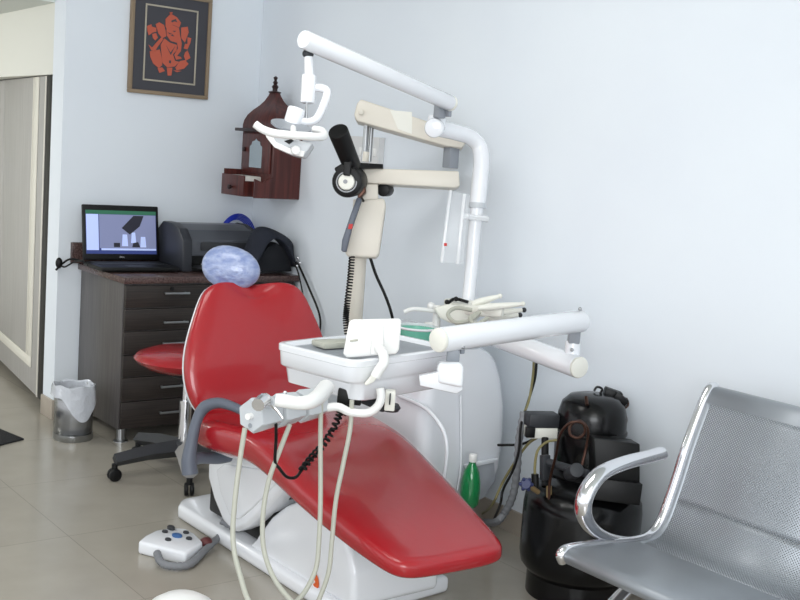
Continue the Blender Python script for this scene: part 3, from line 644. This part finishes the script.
slab([(390, 110), (412, 112), (412, 134), (398, 129)], xd-.072, .002, 'scuff_panel', 'cream', .0)
m = MB(); m.cyl(D(367, 119, xd-.02), D(364, 162, xd-.02), .011); m.cyl(D(372, 121, xd+.0), D(369, 162, xd+.0), .009); m.build('rear_rods', 'steel', xr)
m = MB(); m.cyl(D(366, 152, xd-.02), D(365, 162, xd-.02), .014); m.build('rod_collar', 'ivory', xr)
m = MB(); m.box(D(451, 157, xd-.02), (.045, .045, .085), .003); m.build('elbow_post', 'mid_grey', xr)
MB().cyl(D(361, 112, xd-.085), D(361, 112, xd-.06), .010, 16, bev=.002).build('pivot_screw', 'ivory', xr)
m = MB(); m.prism([D(350, 162, xd-.12), D(383, 164, xd-.06), D(383, 168, xd-.06), D(352, 168, xd-.12)], fwd*.07, .002).build('mount_plate', 'black', xr)
hb = thing  # tube head is part of the machine
m = MB(); m.cyl(D(338, 131, xd-.3), D(352, 166, xd-.16), .037, 32, r2=.034, bev=.003); cone = m.build('aiming_cylinder', 'black', xr)
MB().cyl(D(347, 182, xd-.2), D(353, 181, xd-.05), .058, 36, bev=.012).build('tube_head', 'black', xr)
slab([(334, 168), (347, 160), (356, 166), (350, 185), (342, 186)], xd-.2, .1, 'head_housing', 'black', .006)
MB().lathe([(.001, .012), (.01, .014), (.028, .010), (.031, .003), (.031, 0), (.001, 0)], D(346.5, 182, xd-.203), -fwd, 32).build('angle_dial', 'cream', xr)
m = MB(); m.lathe([(.034, .002), (.039, .002), (.039, 0), (.034, 0), (.034, .002)], D(346.5, 182, xd-.202), -fwd, 32); m.lathe([(.001, .016), (.008, .016), (.008, .008), (.001, .008)], D(345.5, 182, xd-.203), -fwd, 16); m.build('dial_ring', 'dial_rim', xr)
slab([(344, 158), (352, 160), (350, 176), (343, 175)], xd-.225, .03, 'yoke_strap', 'black', .004)
slab([(356, 186), (365, 183), (366, 192), (358, 200)], xd-.12, .06, 'knuckle', 'copper', .004)
MB().cyl(D(383, 190, xd-.03), D(388, 190, xd+.05), .025, 24, bev=.004).build('rear_pulley', 'black', xr)
slab([(357, 197), (362, 199), (352, 228), (346, 252), (341, 251), (342, 240), (350, 216)], xd-.13, .05, 'hand_switch', 'grey_plastic', .005)
slab([(349, 224), (353, 224), (352, 229), (348, 229)], xd-.134, .004, 'switch_mark', 'red_mark', .0)
MB().tube(helix([D(352, 256, xd-.06), D(350, 280, xd-.08), D(347, 305, xd-.1), D(346, 322, xd-.1), D(349, 345, xd-.08)], .010, 34, 8), .0032, 5).build('coiled_cord', 'black', xr)
MB().tube([D(370, 257, xd), D(376, 275, xd+.02), D(385, 295, xd+.03), D(391, 312, xd+.04), D(394, 328, xd+.05), D(396, 360, xd+.05)], .006, 8, 6).build('power_cable', 'black', xr)
MB().tube([D(357, 183, xd-.15), D(354, 190, xd-.13), D(360, 196, xd-.1), D(364, 202, xd-.05)], .005, 8, 6).build('head_cable', 'black', xr)
# wall box behind
wb = wprism(3.85, 4.10, 1.31, 1.435, -.03, -.001)
wbo = wb.build('wall_box', 'wall_plate'); tag(wbo, 'pale switch box on the right wall behind the x-ray arm', 'switch box')
m = MB()
for y in (3.88, 3.93, 3.99): m.box((XW(y)-.032, y, 1.37), (.006, .02, .035), .002)
m.build('switch', 'white_plastic', wbo)

# ---------------------------------------------------------------- instrument tray with arms
it = thing('instrument_tray', 'white instrument delivery tray on jointed arms over the chair', 'dental tray', (1.9, 2.45, .7))
TM = Matrix.Translation((1.683, 2.30, 0))@Matrix.Rotation(math.radians(11), 4, 'Z')
def rr(x0, x1, y0, y1, r, z, n=5, rs_=None):
    out = []
    for cx, cy, a0 in ((x1-r, y1-r, 0), (x0+r, y1-r, 90), (x0+r, y0+r, 180), (x1-r, y0+r, 270)):
        for k in range(n+1): t = math.radians(a0+k*90/n); out.append(TM@V((cx+r*math.cos(t), cy+r*math.sin(t), z)))
    return out
TW, TL, TZ = .44, .30, .825
m = MB(); m.rings([rr(.045, TW, .01, TL-.02, .03, TZ-.117), rr(.03, TW, .004, TL-.01, .03, TZ-.112), rr(.022, TW, .002, TL-.005, .03, TZ-.07), rr(.006, TW, .0, TL, .035, TZ-.062), rr(0, TW, -.003, TL, .04, TZ-.058), rr(-.003, TW+.003, -.005, TL+.003, .04, TZ-.02), rr(-.006, TW+.004, -.008, TL+.005, .04, TZ-.018), rr(-.007, TW+.004, -.009, TL+.005, .04, TZ-.003), rr(-.003, TW, -.005, TL+.002, .038, TZ), rr(.008, TW-.01, .007, TL-.01, .03, TZ), rr(.014, TW-.016, .013, TL-.016, .028, TZ-.014)])
m.build('tray_body', 'white_enamel', it, sharp=50)
m = MB(); m.rings([rr(.016, TW-.018, .015, TL-.018, .026, TZ-.0138), rr(.016, TW-.018, .015, TL-.018, .026, TZ-.012)]); m.build('tray_mat', 'mid_grey', it)
def TD(px, py, d=2.93): return D(px, py, d)
# right bracket, block and joint
m = MB(); m.prism([TD(419, 376, 3.0), TD(440, 372, 3.0), TD(462, 378, 3.02), TD(463, 390, 3.02), TD(457, 394, 3.02), TD(420, 386, 3.0)], fwd*.07, .004, 2); m.build('bracket', 'white_enamel', it)
m = MB(); m.prism([TD(437, 368, 3.0), TD(440, 362, 3.0), TD(460, 362, 3.0), TD(464, 367, 3.0), TD(463, 388, 3.0), TD(438, 383, 3.0)], fwd*.075, .008, 3); m.build('pivot_block', 'white_enamel', it)
m = MB(); m.box(D(453, 356, 3.04), (.035, .035, .04), .003, rot=Matrix.Rotation(-YAW, 3, 'Z')); m.box(D(461, 350, 3.06), (.014, .02, .02), .003); m.build('joint_block', 'mid_grey', it)
a, b = D(440, 340, 2.99), D(582, 321, 3.42)
MB().cyl(a, b, .0345, 32, bev=.008).build('upper_arm', 'white_enamel', it)
dv = (b-a).normalized(); MB().cyl(a-dv*.012, a+dv*.002, .0335, 32, bev=.006).build('end_cap', 'cream', it)
m = MB(); m.box(D(574, 336, 3.45), (.036, .036, .045), .004, rot=Matrix.Rotation(-YAW, 3, 'Z')); m.build('joint_block', 'mid_grey', it)
m = MB(); m.cyl(D(573, 341, 3.46), D(572, 362, 3.46), .024, 24); m.build('riser', 'white_enamel', it)
a, b = D(578, 367, 3.42), D(488, 334, 3.85)
MB().cyl(a, b, .035, 32, bev=.008).build('lower_arm', 'white_enamel', it)
dv = (b-a).normalized(); MB().cyl(a-dv*.012, a+dv*.002, .034, 32, bev=.006).build('end_cap', 'cream', it)
m = MB(); m.cyl(V((b.x, b.y, .745)), b+V((0, 0, .02)), .035, bev=.006); m.build('arm_base', 'white_enamel', it)
m = MB(); m.ball(D(580, 309, 3.4), .006, n=10); m.ball(D(572, 350, 3.42), .006, n=10); m.ball(D(463, 347, 3.02), .006, n=10); m.build('screw', 'steel', it)
# film viewer on tray
m = MB(); m.prism([TD(349, 322, 2.96), TD(352, 319.5, 2.96), TD(399, 318.5, 2.98), TD(401.5, 321, 2.98), TD(399, 350, 2.98), TD(396, 354, 2.98), TD(347, 358, 2.96), TD(343, 354, 2.96)], fwd*.02, .004, 3)
vw = m.build('film_viewer', 'white_plastic', it)
m = MB(); m.prism([TD(377, 325, 2.955), TD(383, 325, 2.955), TD(384, 355, 2.955), TD(370, 355, 2.955), TD(372, 340, 2.955)], fwd*.01, .004, 2); m.build('viewer_spine', 'white_plastic', vw)
MB().tube([TD(350, 341, 2.957), TD(358, 340, 2.957)], .003, 6).build('clip', 'hose', vw)
MB().tube([D(379, 348, 2.93), D(383, 354, 2.89), D(384, 362, 2.88), D(379, 370, 2.88), D(375, 377, 2.88)], .0135, 14, 6).build('viewer_stem', 'white_plastic', it)
m = MB(); m.prism([D(375, 371, 2.9), D(383, 369, 2.9), D(374, 382, 2.9), D(366, 386, 2.9), D(364, 384, 2.9)], fwd*.05, .003, 2).build('stem_clamp', 'cream', it)
# handles under the tray
MB().tube([D(326, 388, 2.84), D(318, 397, 2.70), D(309, 402, 2.64), D(297, 403, 2.62), D(284, 401, 2.61), D(276, 400, 2.61)], [.022, .020, .018, .016, .0165, .015], 16, 6).build('pull_handle', 'white_plastic', it)
MB().tube([D(380, 388, 2.93), D(381, 398, 2.93), D(377, 407, 2.93), D(367, 413, 2.93), D(350, 412, 2.93), D(338, 407, 2.93), D(325, 408, 2.93)], .0115, 14, 6).build('side_handle', 'white_plastic', it)
m = MB(); m.bar(D(338, 394, 2.98), D(362, 397, 2.98), .05, .04, .004); m.bar(D(341, 403, 2.99), D(350, 412, 2.99), .03, .03, .003); m.build('under_box', 'black', it)
m = MB(); m.box(D(390, 400, 2.98), (.028, .03, .055), .003, rot=Matrix.Rotation(-YAW, 3, 'Z')); ho = m.build('instrument_holder', 'cream', it)
MB().box(D(390, 399, 2.955), (.004, .02, .028), .001, rot=Matrix.Rotation(-YAW, 3, 'Z')).build('slot', 'grey_dark', ho)
m = MB(); m.bar(D(362, 397, 3.05), D(388, 408, 3.0), .05, .02, .004); m.lathe([(.02, 0), (.026, .01), (.02, .02), (.001, .02)], D(391, 411, 3.0), n=16); m.build('holder_base', 'grey_dark', it)
# handpiece rack: chain of hexagonal blocks
p0, p1 = D(251, 416, 2.70), D(322, 402, 2.96); ax_ = (p1-p0).normalized(); hu, hv = axes_of(ax_)
def hexring(c, r, s=1.): return [c+(hu*math.cos(t)+hv*math.sin(t)*s)*r for t in [math.radians(60*k+20) for k in range(6)]]
rk = None
tt = [(0, .085), (.10, .085), (.2, .085)]
for i in range(3):
    s0 = p0+ax_*(.0+i*.098); m = MB()
    e_ = [s0, s0+ax_*.006, s0+ax_*.084, s0+ax_*.088]
    m.rings([hexring(e_[0], .040), hexring(e_[1], .044), hexring(e_[2], .040), hexring(e_[3], .036)])
    if i < 2: m.rings([hexring(e_[3]-ax_*.001, .026), hexring(e_[3]+ax_*.012, .026)])
    o = m.build('handpiece_block', 'light_grey', it)
    if i == 0:
        MB().cyl(s0-ax_*.014-hu*0, s0+ax_*.001, .008, 12).build('pin', 'white_plastic', o); MB().cyl(s0-ax_*.002+V((0, 0, -.024)), s0+ax_*.002+V((0, 0, -.024)), .006, 12).build('screw', 'mid_grey', o)
m = MB(); m.tube([D(258, 405, 2.62), D(264, 400, 2.66), D(268, 404, 2.7)], [.016, .018, .014], 14, 4); m.tube([D(268, 403, 2.68), D(276, 410, 2.66), D(283, 419, 2.64)], [.006, .004, .002], 8, 3)
m.build('air_syringe', 'chrome', it)
m = MB(); m.ball(D(285, 393, 2.8), .006, n=10); m.build('screw', 'chrome', it)
# hoses
for pts in ([(245, 428, 2.70), (240, 460, 2.70), (235, 500, 2.69), (233, 540, 2.68), (240, 575, 2.66), (255, 610, 2.62), (300, 640, 2.6), (370, 600, 2.7), (330, 560, 2.9)],
            [(290, 424, 2.80), (280, 450, 2.79), (269, 480, 2.78), (263, 515, 2.76), (264, 550, 2.74), (275, 580, 2.72), (295, 605, 2.7), (310, 620, 2.7)],
            [(321, 395, 2.9), (320.5, 440, 2.9), (320.5, 500, 2.88), (319, 540, 2.86), (316, 568, 2.84), (306, 590, 2.82), (295, 603, 2.8), (290, 610, 2.8)],
            [(352, 400, 2.93), (350, 430, 2.93), (343, 465, 2.92), (336, 500, 2.91), (332, 540, 2.9), (329, 570, 2.88), (322, 592, 2.86), (312, 615, 2.84)]):
    pts = [p for p in pts if True]
    P = [D(*p) for p in pts]; P = [V((p.x, p.y, max(p.z, .03))) for p in P]
    if len(pts) == 9: P = P[:7]
    MB().tube(P, .0065, 10, 8).build('hose', 'hose', it)
MB().tube([D(276, 424, 2.74), D(276, 440, 2.76), D(275, 461, 2.78), D(279, 468, 2.8), D(287, 477, 2.83), D(296, 477, 2.86), D(303, 468, 2.89), D(312, 458, 2.92), D(320, 450, 2.95)], .0042, 8, 6).build('cord', 'black', it)
MB().tube(helix([D(302, 470, 2.88), D(312, 457, 2.92), D(322, 446, 2.95), D(331, 433, 2.98), D(338, 418, 2.98), D(341, 408, 2.98)], .008, 15, 8), .0035, 6).build('coiled_cord', 'black', it)
# lump of glass dish on tray
gd = thing('dish', 'small pale dish lying on the instrument tray beside the white film viewer', 'dish', TM@V((.13, .11, TZ-.011)))
c = A(333, 347, 2, TZ-.01)
m = MB(); m.prism([c+V((-.05, -.03, 0)), c+V((.06, -.03, 0)), c+V((.07, .03, 0)), c+V((-.05, .04, 0))], (0, 0, .018), .006, 2).build('bowl', 'hose', gd)

# bottle
bt = thing('bottle', 'green plastic bottle with a white cap hanging under the dental unit', 'bottle', D(471, 515, 3.85))
bx_ = A(471, 508, 1, 2.70); bz0 = bx_.z
MB().lathe([(.001, 0), (.024, 0), (.032, .01), (.035, .05), (.034, .09), (.026, .125), (.013, .15), (.012, .16), (.001, .16)], V((bx_.x+.008, 2.72, bz0)), n=28).build('body', 'green_glass', bt)
MB().cyl(V((bx_.x+.008, 2.72, bz0+.158)), V((bx_.x+.008, 2.72, bz0+.185)), .014, 20, bev=.002).build('cap', 'white_plastic', bt)

# ---------------------------------------------------------------- compressor
KC = V((2.643, 2.31, 0)); KR = .19
def DK(x, y, d): return D(x, y, d-.10)
km = thing('compressor', 'black air compressor tank with domed motor on top beside the bench', 'compressor', KC)
MB().lathe([(.001, .0), (KR-.03, .0), (KR-.03, .07), (KR-.035, .07), (.001, .07)], KC, n=48).build('skirt', 'black_gloss', km)
MB().lathe([(.001, .05), (.1, .055), (KR-.03, .07), (KR-.006, .1), (KR, .13), (KR, .29), (KR-.004, .32), (KR-.03, .35), (.1, .375), (.001, .38)], KC, n=56).build('tank', 'black_gloss', km)
mc = KC+V((-.01, .03, 0))
mc = DK(590, 440, 3.72); mc = V((mc.x, mc.y, 0))
MB().lathe([(.001, .38), (.10, .38), (.112, .41), (.115, .47), (.114, .515), (.118, .52), (.118, .527), (.114, .531), (.112, .575), (.102, .612), (.08, .634), (.05, .642), (.001, .645)], mc, n=48, sx=1, sy=1).build('motor_dome', 'black_gloss', km)
MB().lathe([(.13, .36), (.135, .38), (.12, .39), (.001, .39)], mc, n=40).build('mount_plate', 'black', km)
def kbox(pxs, d, th, nm, mt='black', bev=.004): m = MB(); m.prism([DK(x, y, d) for x, y in pxs], fwd*th, bev, 2); return m.build(nm, mt, km)
kbox([(594, 438), (640, 444), (640, 484), (596, 478)], 3.50, .12, 'relay_box')
kbox([(597, 478), (643, 484), (640, 506), (594, 500)], 3.48, .12, 'capacitor_box')
m = MB(); m.cyl(DK(547, 462, 3.56), DK(588, 474, 3.46), .013); m.cyl(DK(570, 474, 3.5), DK(577, 470, 3.4), .022, 16, bev=.003); m.bar(DK(545, 455, 3.56), DK(545, 480, 3.56), .03, .02, .003); m.build('valve_body', 'grey_dark', km)
MB().tube([DK(549, 500, 3.55), DK(550, 480, 3.54), DK(556, 455, 3.5), DK(560, 435, 3.45), DK(570, 423, 3.42), DK(582, 423, 3.42), DK(585, 432, 3.43), DK(578, 438, 3.44), DK(570, 434, 3.45), DK(571, 425, 3.46), DK(580, 421, 3.47), DK(588, 430, 3.48), DK(586, 448, 3.5), DK(582, 465, 3.5)], .0046, 10, 8).build('copper_pipe', 'copper', km)
MB().cyl(DK(549, 486, 3.56), DK(549, 500, 3.56), .009, 12).build('pipe_fitting', 'brass', km)
m = MB(); m.cyl(DK(586, 397, 3.62), DK(587, 405, 3.60), .006, 10); m.build('top_screw', 'copper', km)
m = MB()
kp = DK(526, 484, 3.5); m.lathe([(.001, 0), (.015, 0), (.018, .006), (.015, .012), (.001, .012)], kp, -fwd+V((-.3, 0, .3)), 16)
for k in range(6): t = k*math.pi/3; u_, w_ = axes_of(-fwd); m.ball(kp-fwd*.006+(u_*math.cos(t)+w_*math.sin(t))*.017, .0065, n=8)
m.build('valve_wheel', 'blue_knob', km)
MB().cyl(kp, DK(538, 492, 3.56), .008, 10).build('valve_stem', 'brass', km)
m = MB(); m.tube([DK(594, 391, 3.72), DK(597, 387, 3.72), DK(602, 389, 3.72), DK(600, 394, 3.72)], .004, 8, 5); m.bar(DK(604, 391, 3.74), DK(621, 397, 3.74), .04, .03, .004); m.bar(DK(615, 394, 3.72), DK(627, 403, 3.72), .025, .022, .003)
m.build('terminal_block', 'black', km)
m = MB(); m.tube([DK(626, 398, 3.72), DK(628, 405, 3.72), DK(622, 410, 3.7)], .004, 8, 5); m.tube([DK(622, 408, 3.68), DK(626, 420, 3.68), DK(622, 432, 3.68), DK(620, 445, 3.68)], .005, 8, 5); m.build('motor_lead', 'copper', km)
# pressure switch box with pipes
ps = MB(); pq = DK(541, 426, 3.7)
Rk = Matrix.Rotation(-YAW+.25, 3, 'Z')
m = MB(); m.box(pq+V((0, 0, .022)), (.105, .06, .045), .006, rot=Rk); m.build('pressure_switch_cover', 'grey_dark', km)
m = MB(); m.box(pq+V((0, 0, -.018)), (.10, .056, .036), .004, rot=Rk); m.build('pressure_switch_base', 'cream', km)
m = MB(); m.box(DK(530, 432, 3.66), (.03, .02, .035), .003, rot=Rk); m.build('switch_knob', 'black', km)
MB().cyl(DK(545, 438, 3.68), DK(545, 486, 3.62), .012, 12).build('switch_pipe', 'black', km)
MB().tube([DK(557, 440, 3.62), DK(547, 442, 3.62), DK(538, 450, 3.6), DK(535, 464, 3.58), DK(535, 478, 3.57)], .0042, 8, 6).build('yellow_pipe', 'yellow_wire', km)
m = MB(); m.cyl(DK(535, 474, 3.57), DK(535, 487, 3.57), .012, 10); m.build('pipe_nut', 'black', km)
# hoses and cables between unit and compressor
def DW(x, y, d): p = D(x, y, d-.1); return V((min(p.x, XW(p.y)-.03), p.y, p.z))
gh = MB(); P = spline([V((DW(524, 412, 3.72).x, DW(524, 412, 3.72).y, DW(524, 412, 3.72).z)), DW(519, 440, 3.72), DW(517, 470, 3.75), DW(513, 495, 3.78), DW(505, 512, 3.82), DW(496, 522, 3.86), A(484, 522, 2, .02)], 14)
tag(gh.tube(P, [.0125+.0013*math.sin(i*1.6) for i in range(len(P))], 14).build('corrugated_hose', 'hose_grey'), 'grey corrugated hose curving down to the floor between unit and compressor', 'hose')
c1 = MB(); c1.tube([DW(534, 355, 3.85), DW(533, 375, 3.85), DW(529, 400, 3.8), DW(524, 413, 3.75)], .0042, 8, 6)
cc = thing('tube_bundle', 'bundle of black and yellow tubes running down the wall behind the tray arm', 'cable', DW(524, 413, 3.76))
c1.build('yellow_tube', 'yellow_wire', cc)
MB().tube([DW(537, 355, 3.85), DW(535, 378, 3.85), DW(528, 402, 3.8), DW(521, 425, 3.7), DW(519, 450, 3.7), DW(513, 470, 3.72), DW(503, 490, 3.75), DW(500, 505, 3.8), A(491, 526, 2, .01)], .0045, 8, 6).build('black_tube', 'black', cc)
MB().tube([DW(540, 436, 3.72), DW(528, 444, 3.74), DW(515, 462, 3.76), DW(503, 482, 3.8), DW(492, 505, 3.84), A(482, 514, 2, .01)], .0045, 8, 6).build('yellow_tube', 'yellow_wire', cc)
MB().tube([DW(538, 437, 3.74), DW(522, 444, 3.76), DW(505, 445, 3.78), DW(498, 445, 3.8)], .0045, 8, 6).build('black_tube', 'black', cc)

# ---------------------------------------------------------------- waiting bench
be = thing('waiting_bench', 'perforated grey metal waiting bench with chrome frame at the right edge', 'bench', (2.35, 1.5, 0))
prof = spline([(2.042, 0, .375), (2.032, 0, .393), (2.048, 0, .406), (2.1, 0, .406), (2.2, 0, .398), (2.32, 0, .385), (2.385, 0, .392), (2.425, 0, .43), (2.455, 0, .50), (2.475, 0, .555), (2.50, 0, .63), (2.545, 0, .735), (2.575, 0, .785), (2.60, 0, .79)], 5)
def sheet(y0, y1):
    # total arc length
    L_ = [0]
    for i in range(1, len(prof)): L_.append(L_[-1]+(prof[i]-prof[i-1]).length)
    tot = L_[-1]
    def strip(i0, i1, ya, yb, nm, mt):
        bm = bmesh.new(); uvl = bm.loops.layers.uv.new('uv')
        a = [bm.verts.new((prof[i].x, ya, prof[i].z)) for i in range(i0, i1+1)]; b = [bm.verts.new((prof[i].x, yb, prof[i].z)) for i in range(i0, i1+1)]
        for k in range(i1-i0):
            f = bm.faces.new((a[k], b[k], b[k+1], a[k+1])); f.smooth = True
            for lp, (uu, vv) in zip(f.loops, ((L_[i0+k], ya), (L_[i0+k], yb), (L_[i0+k+1], yb), (L_[i0+k+1], ya))): lp[uvl].uv = (uu, vv)
        return bm
    def put(bms, nm, mt):
        bm = bmesh.new(); bm.loops.layers.uv.new('uv')
        for t in bms: me = bpy.data.meshes.new('t'); t.to_mesh(me); t.free(); bm.from_mesh(me); bpy.data.meshes.remove(me)
        bmesh.ops.remove_doubles(bm, verts=bm.verts, dist=.0001)
        bm.transform(Matrix.Translation(-V(be['_w']))); me = bpy.data.meshes.new(nm); bm.to_mesh(me); bm.free(); me.materials.append(MATS[mt])
        o = bpy.data.objects.new(nm, me); COL.objects.link(o); o.parent = be; q = o.modifiers.new('sol', 'SOLIDIFY'); q.thickness = .002; return o
    n = len(prof)-1; e = .022
    put([strip(0, 25, y0, y1, '', ''), strip(n-9, n, y0, y1, '', ''), strip(25, n-9, y0, y0+e, '', ''), strip(25, n-9, y1-e, y1, '', '')], 'seat_sheet_border', 'seat_metal')
    put([strip(25, 39, y0+e, y1-e, '', '')], 'perforated_seat', 'perf_seat'); put([strip(39, n-9, y0+e, y1-e, '', '')], 'perforated_back', 'perf_seat')
sheet(1.31, 1.825); sheet(.78, 1.28)
for y in (1.832, 1.295, .765):
    MB().tube([V((p.x, y, p.z)) for p in prof], .0125, 12, up=(0, 1, 0), flat=1.1).build('side_rail', 'chrome', be)
for y in (1.842, .745):
    s_ = [V((x+.012, y, z-.006)) for x, z in ((2.395, .622), (2.35, .618), (2.235, .611), (2.15, .592), (2.105, .548), (2.10, .50), (2.135, .452), (2.2, .415), (2.28, .392), (2.37, .385))]
    MB().tube(s_, [.018, .0175, .018, .019, .02, .02, .018, .015, .012, .010], 14, 8, up=(0, 1, 0), flat=1.25).build('armrest', 'chrome', be)
MB().bx((2.32, .70, .30), (2.38, 1.90, .34), .006).build('beam', 'steel', be)
for y in (1.80, .80):
    MB().tube([V((x, y, z)) for x, z in ((2.40, .325), (2.30, .285), (2.2, .225), (2.1, .13), (2.04, .03), (2.03, .017))], .017, 12, 6, up=(0, 1, 0), flat=1.2).build('leg', 'chrome', be)
    MB().tube([V((x, y, z)) for x, z in ((2.37, .30), (2.5, .25), (2.6, .13), (2.66, .04), (2.68, .018))], .017, 12, 6, up=(0, 1, 0), flat=1.2).build('leg', 'chrome', be)
    MB().tube([V((x, y+.0, z)) for x, z in ((2.35, .33), (2.35, .38))], .012, 10).build('seat_support', 'steel', be)

# ---------------------------------------------------------------- white dome at the bottom edge
db = thing('pedal_bin', 'white rounded dome top peeking in at the bottom edge, nearest the viewer', 'bin', (1.23, 2.32, 0))
dc = V((1.235, 2.335, 0))
MB().lathe([(.001, 0), (.08, 0), (.085, .01), (.09, .19), (.088, .192), (.001, .192)], dc, n=40).build('body', 'white_plastic', db)
MB().lathe([(.092, .185), (.094, .195), (.088, .215), (.075, .236), (.05, .251), (.025, .258), (.001, .26)], dc, n=40).build('dome_lid', 'white_plastic', db)

# ---------------------------------------------------------------- light
w = bpy.data.worlds.new('world'); S.world = w; w.use_nodes = True
w.node_tree.nodes['Background'].inputs[0].default_value = (.93, .96, 1.0, 1); w.node_tree.nodes['Background'].inputs[1].default_value = 1.3
def area(name, loc, target, sx, sy, power, col):
    l = bpy.data.lights.new(name, 'AREA'); l.shape = 'RECTANGLE'; l.size = sx; l.size_y = sy; l.energy = power; l.color = col
    o = bpy.data.objects.new(name, l); COL.objects.link(o); o.location = loc; o.rotation_euler = (V(target)-V(loc)).to_track_quat('-Z', 'Y').to_euler(); return o
area('front_fill', (-1.2, -1.6, 1.8), (2.2, 5, 1.0), 2.4, 1.6, 88, (.93, .97, 1))  # unseen flash-like fill added behind the camera to even out the walls
area('ceiling_light', (1.0, 2.6, 2.58), (1.2, 2.9, 0), 1.6, 1.2, 26, (1, .99, .97))
area('alcove_fill', (.2, 6.0, 1.9), (.9, 6.4, .7), 1.0, .8, 34, (1, 1, .96))  # unseen fill added to brighten the alcove wall and wardrobe
area('ceiling_light', (.2, -.2, 2.58), (.6, .6, 0), 1.4, 1.0, 16, (1, .99, .97))
S.view_settings.view_transform = 'Standard'; S.view_settings.look = 'None'; S.view_settings.gamma = 1; S.view_settings.exposure = .15
for o in list(bpy.data.objects):
    if '_w' in o: del o['_w']
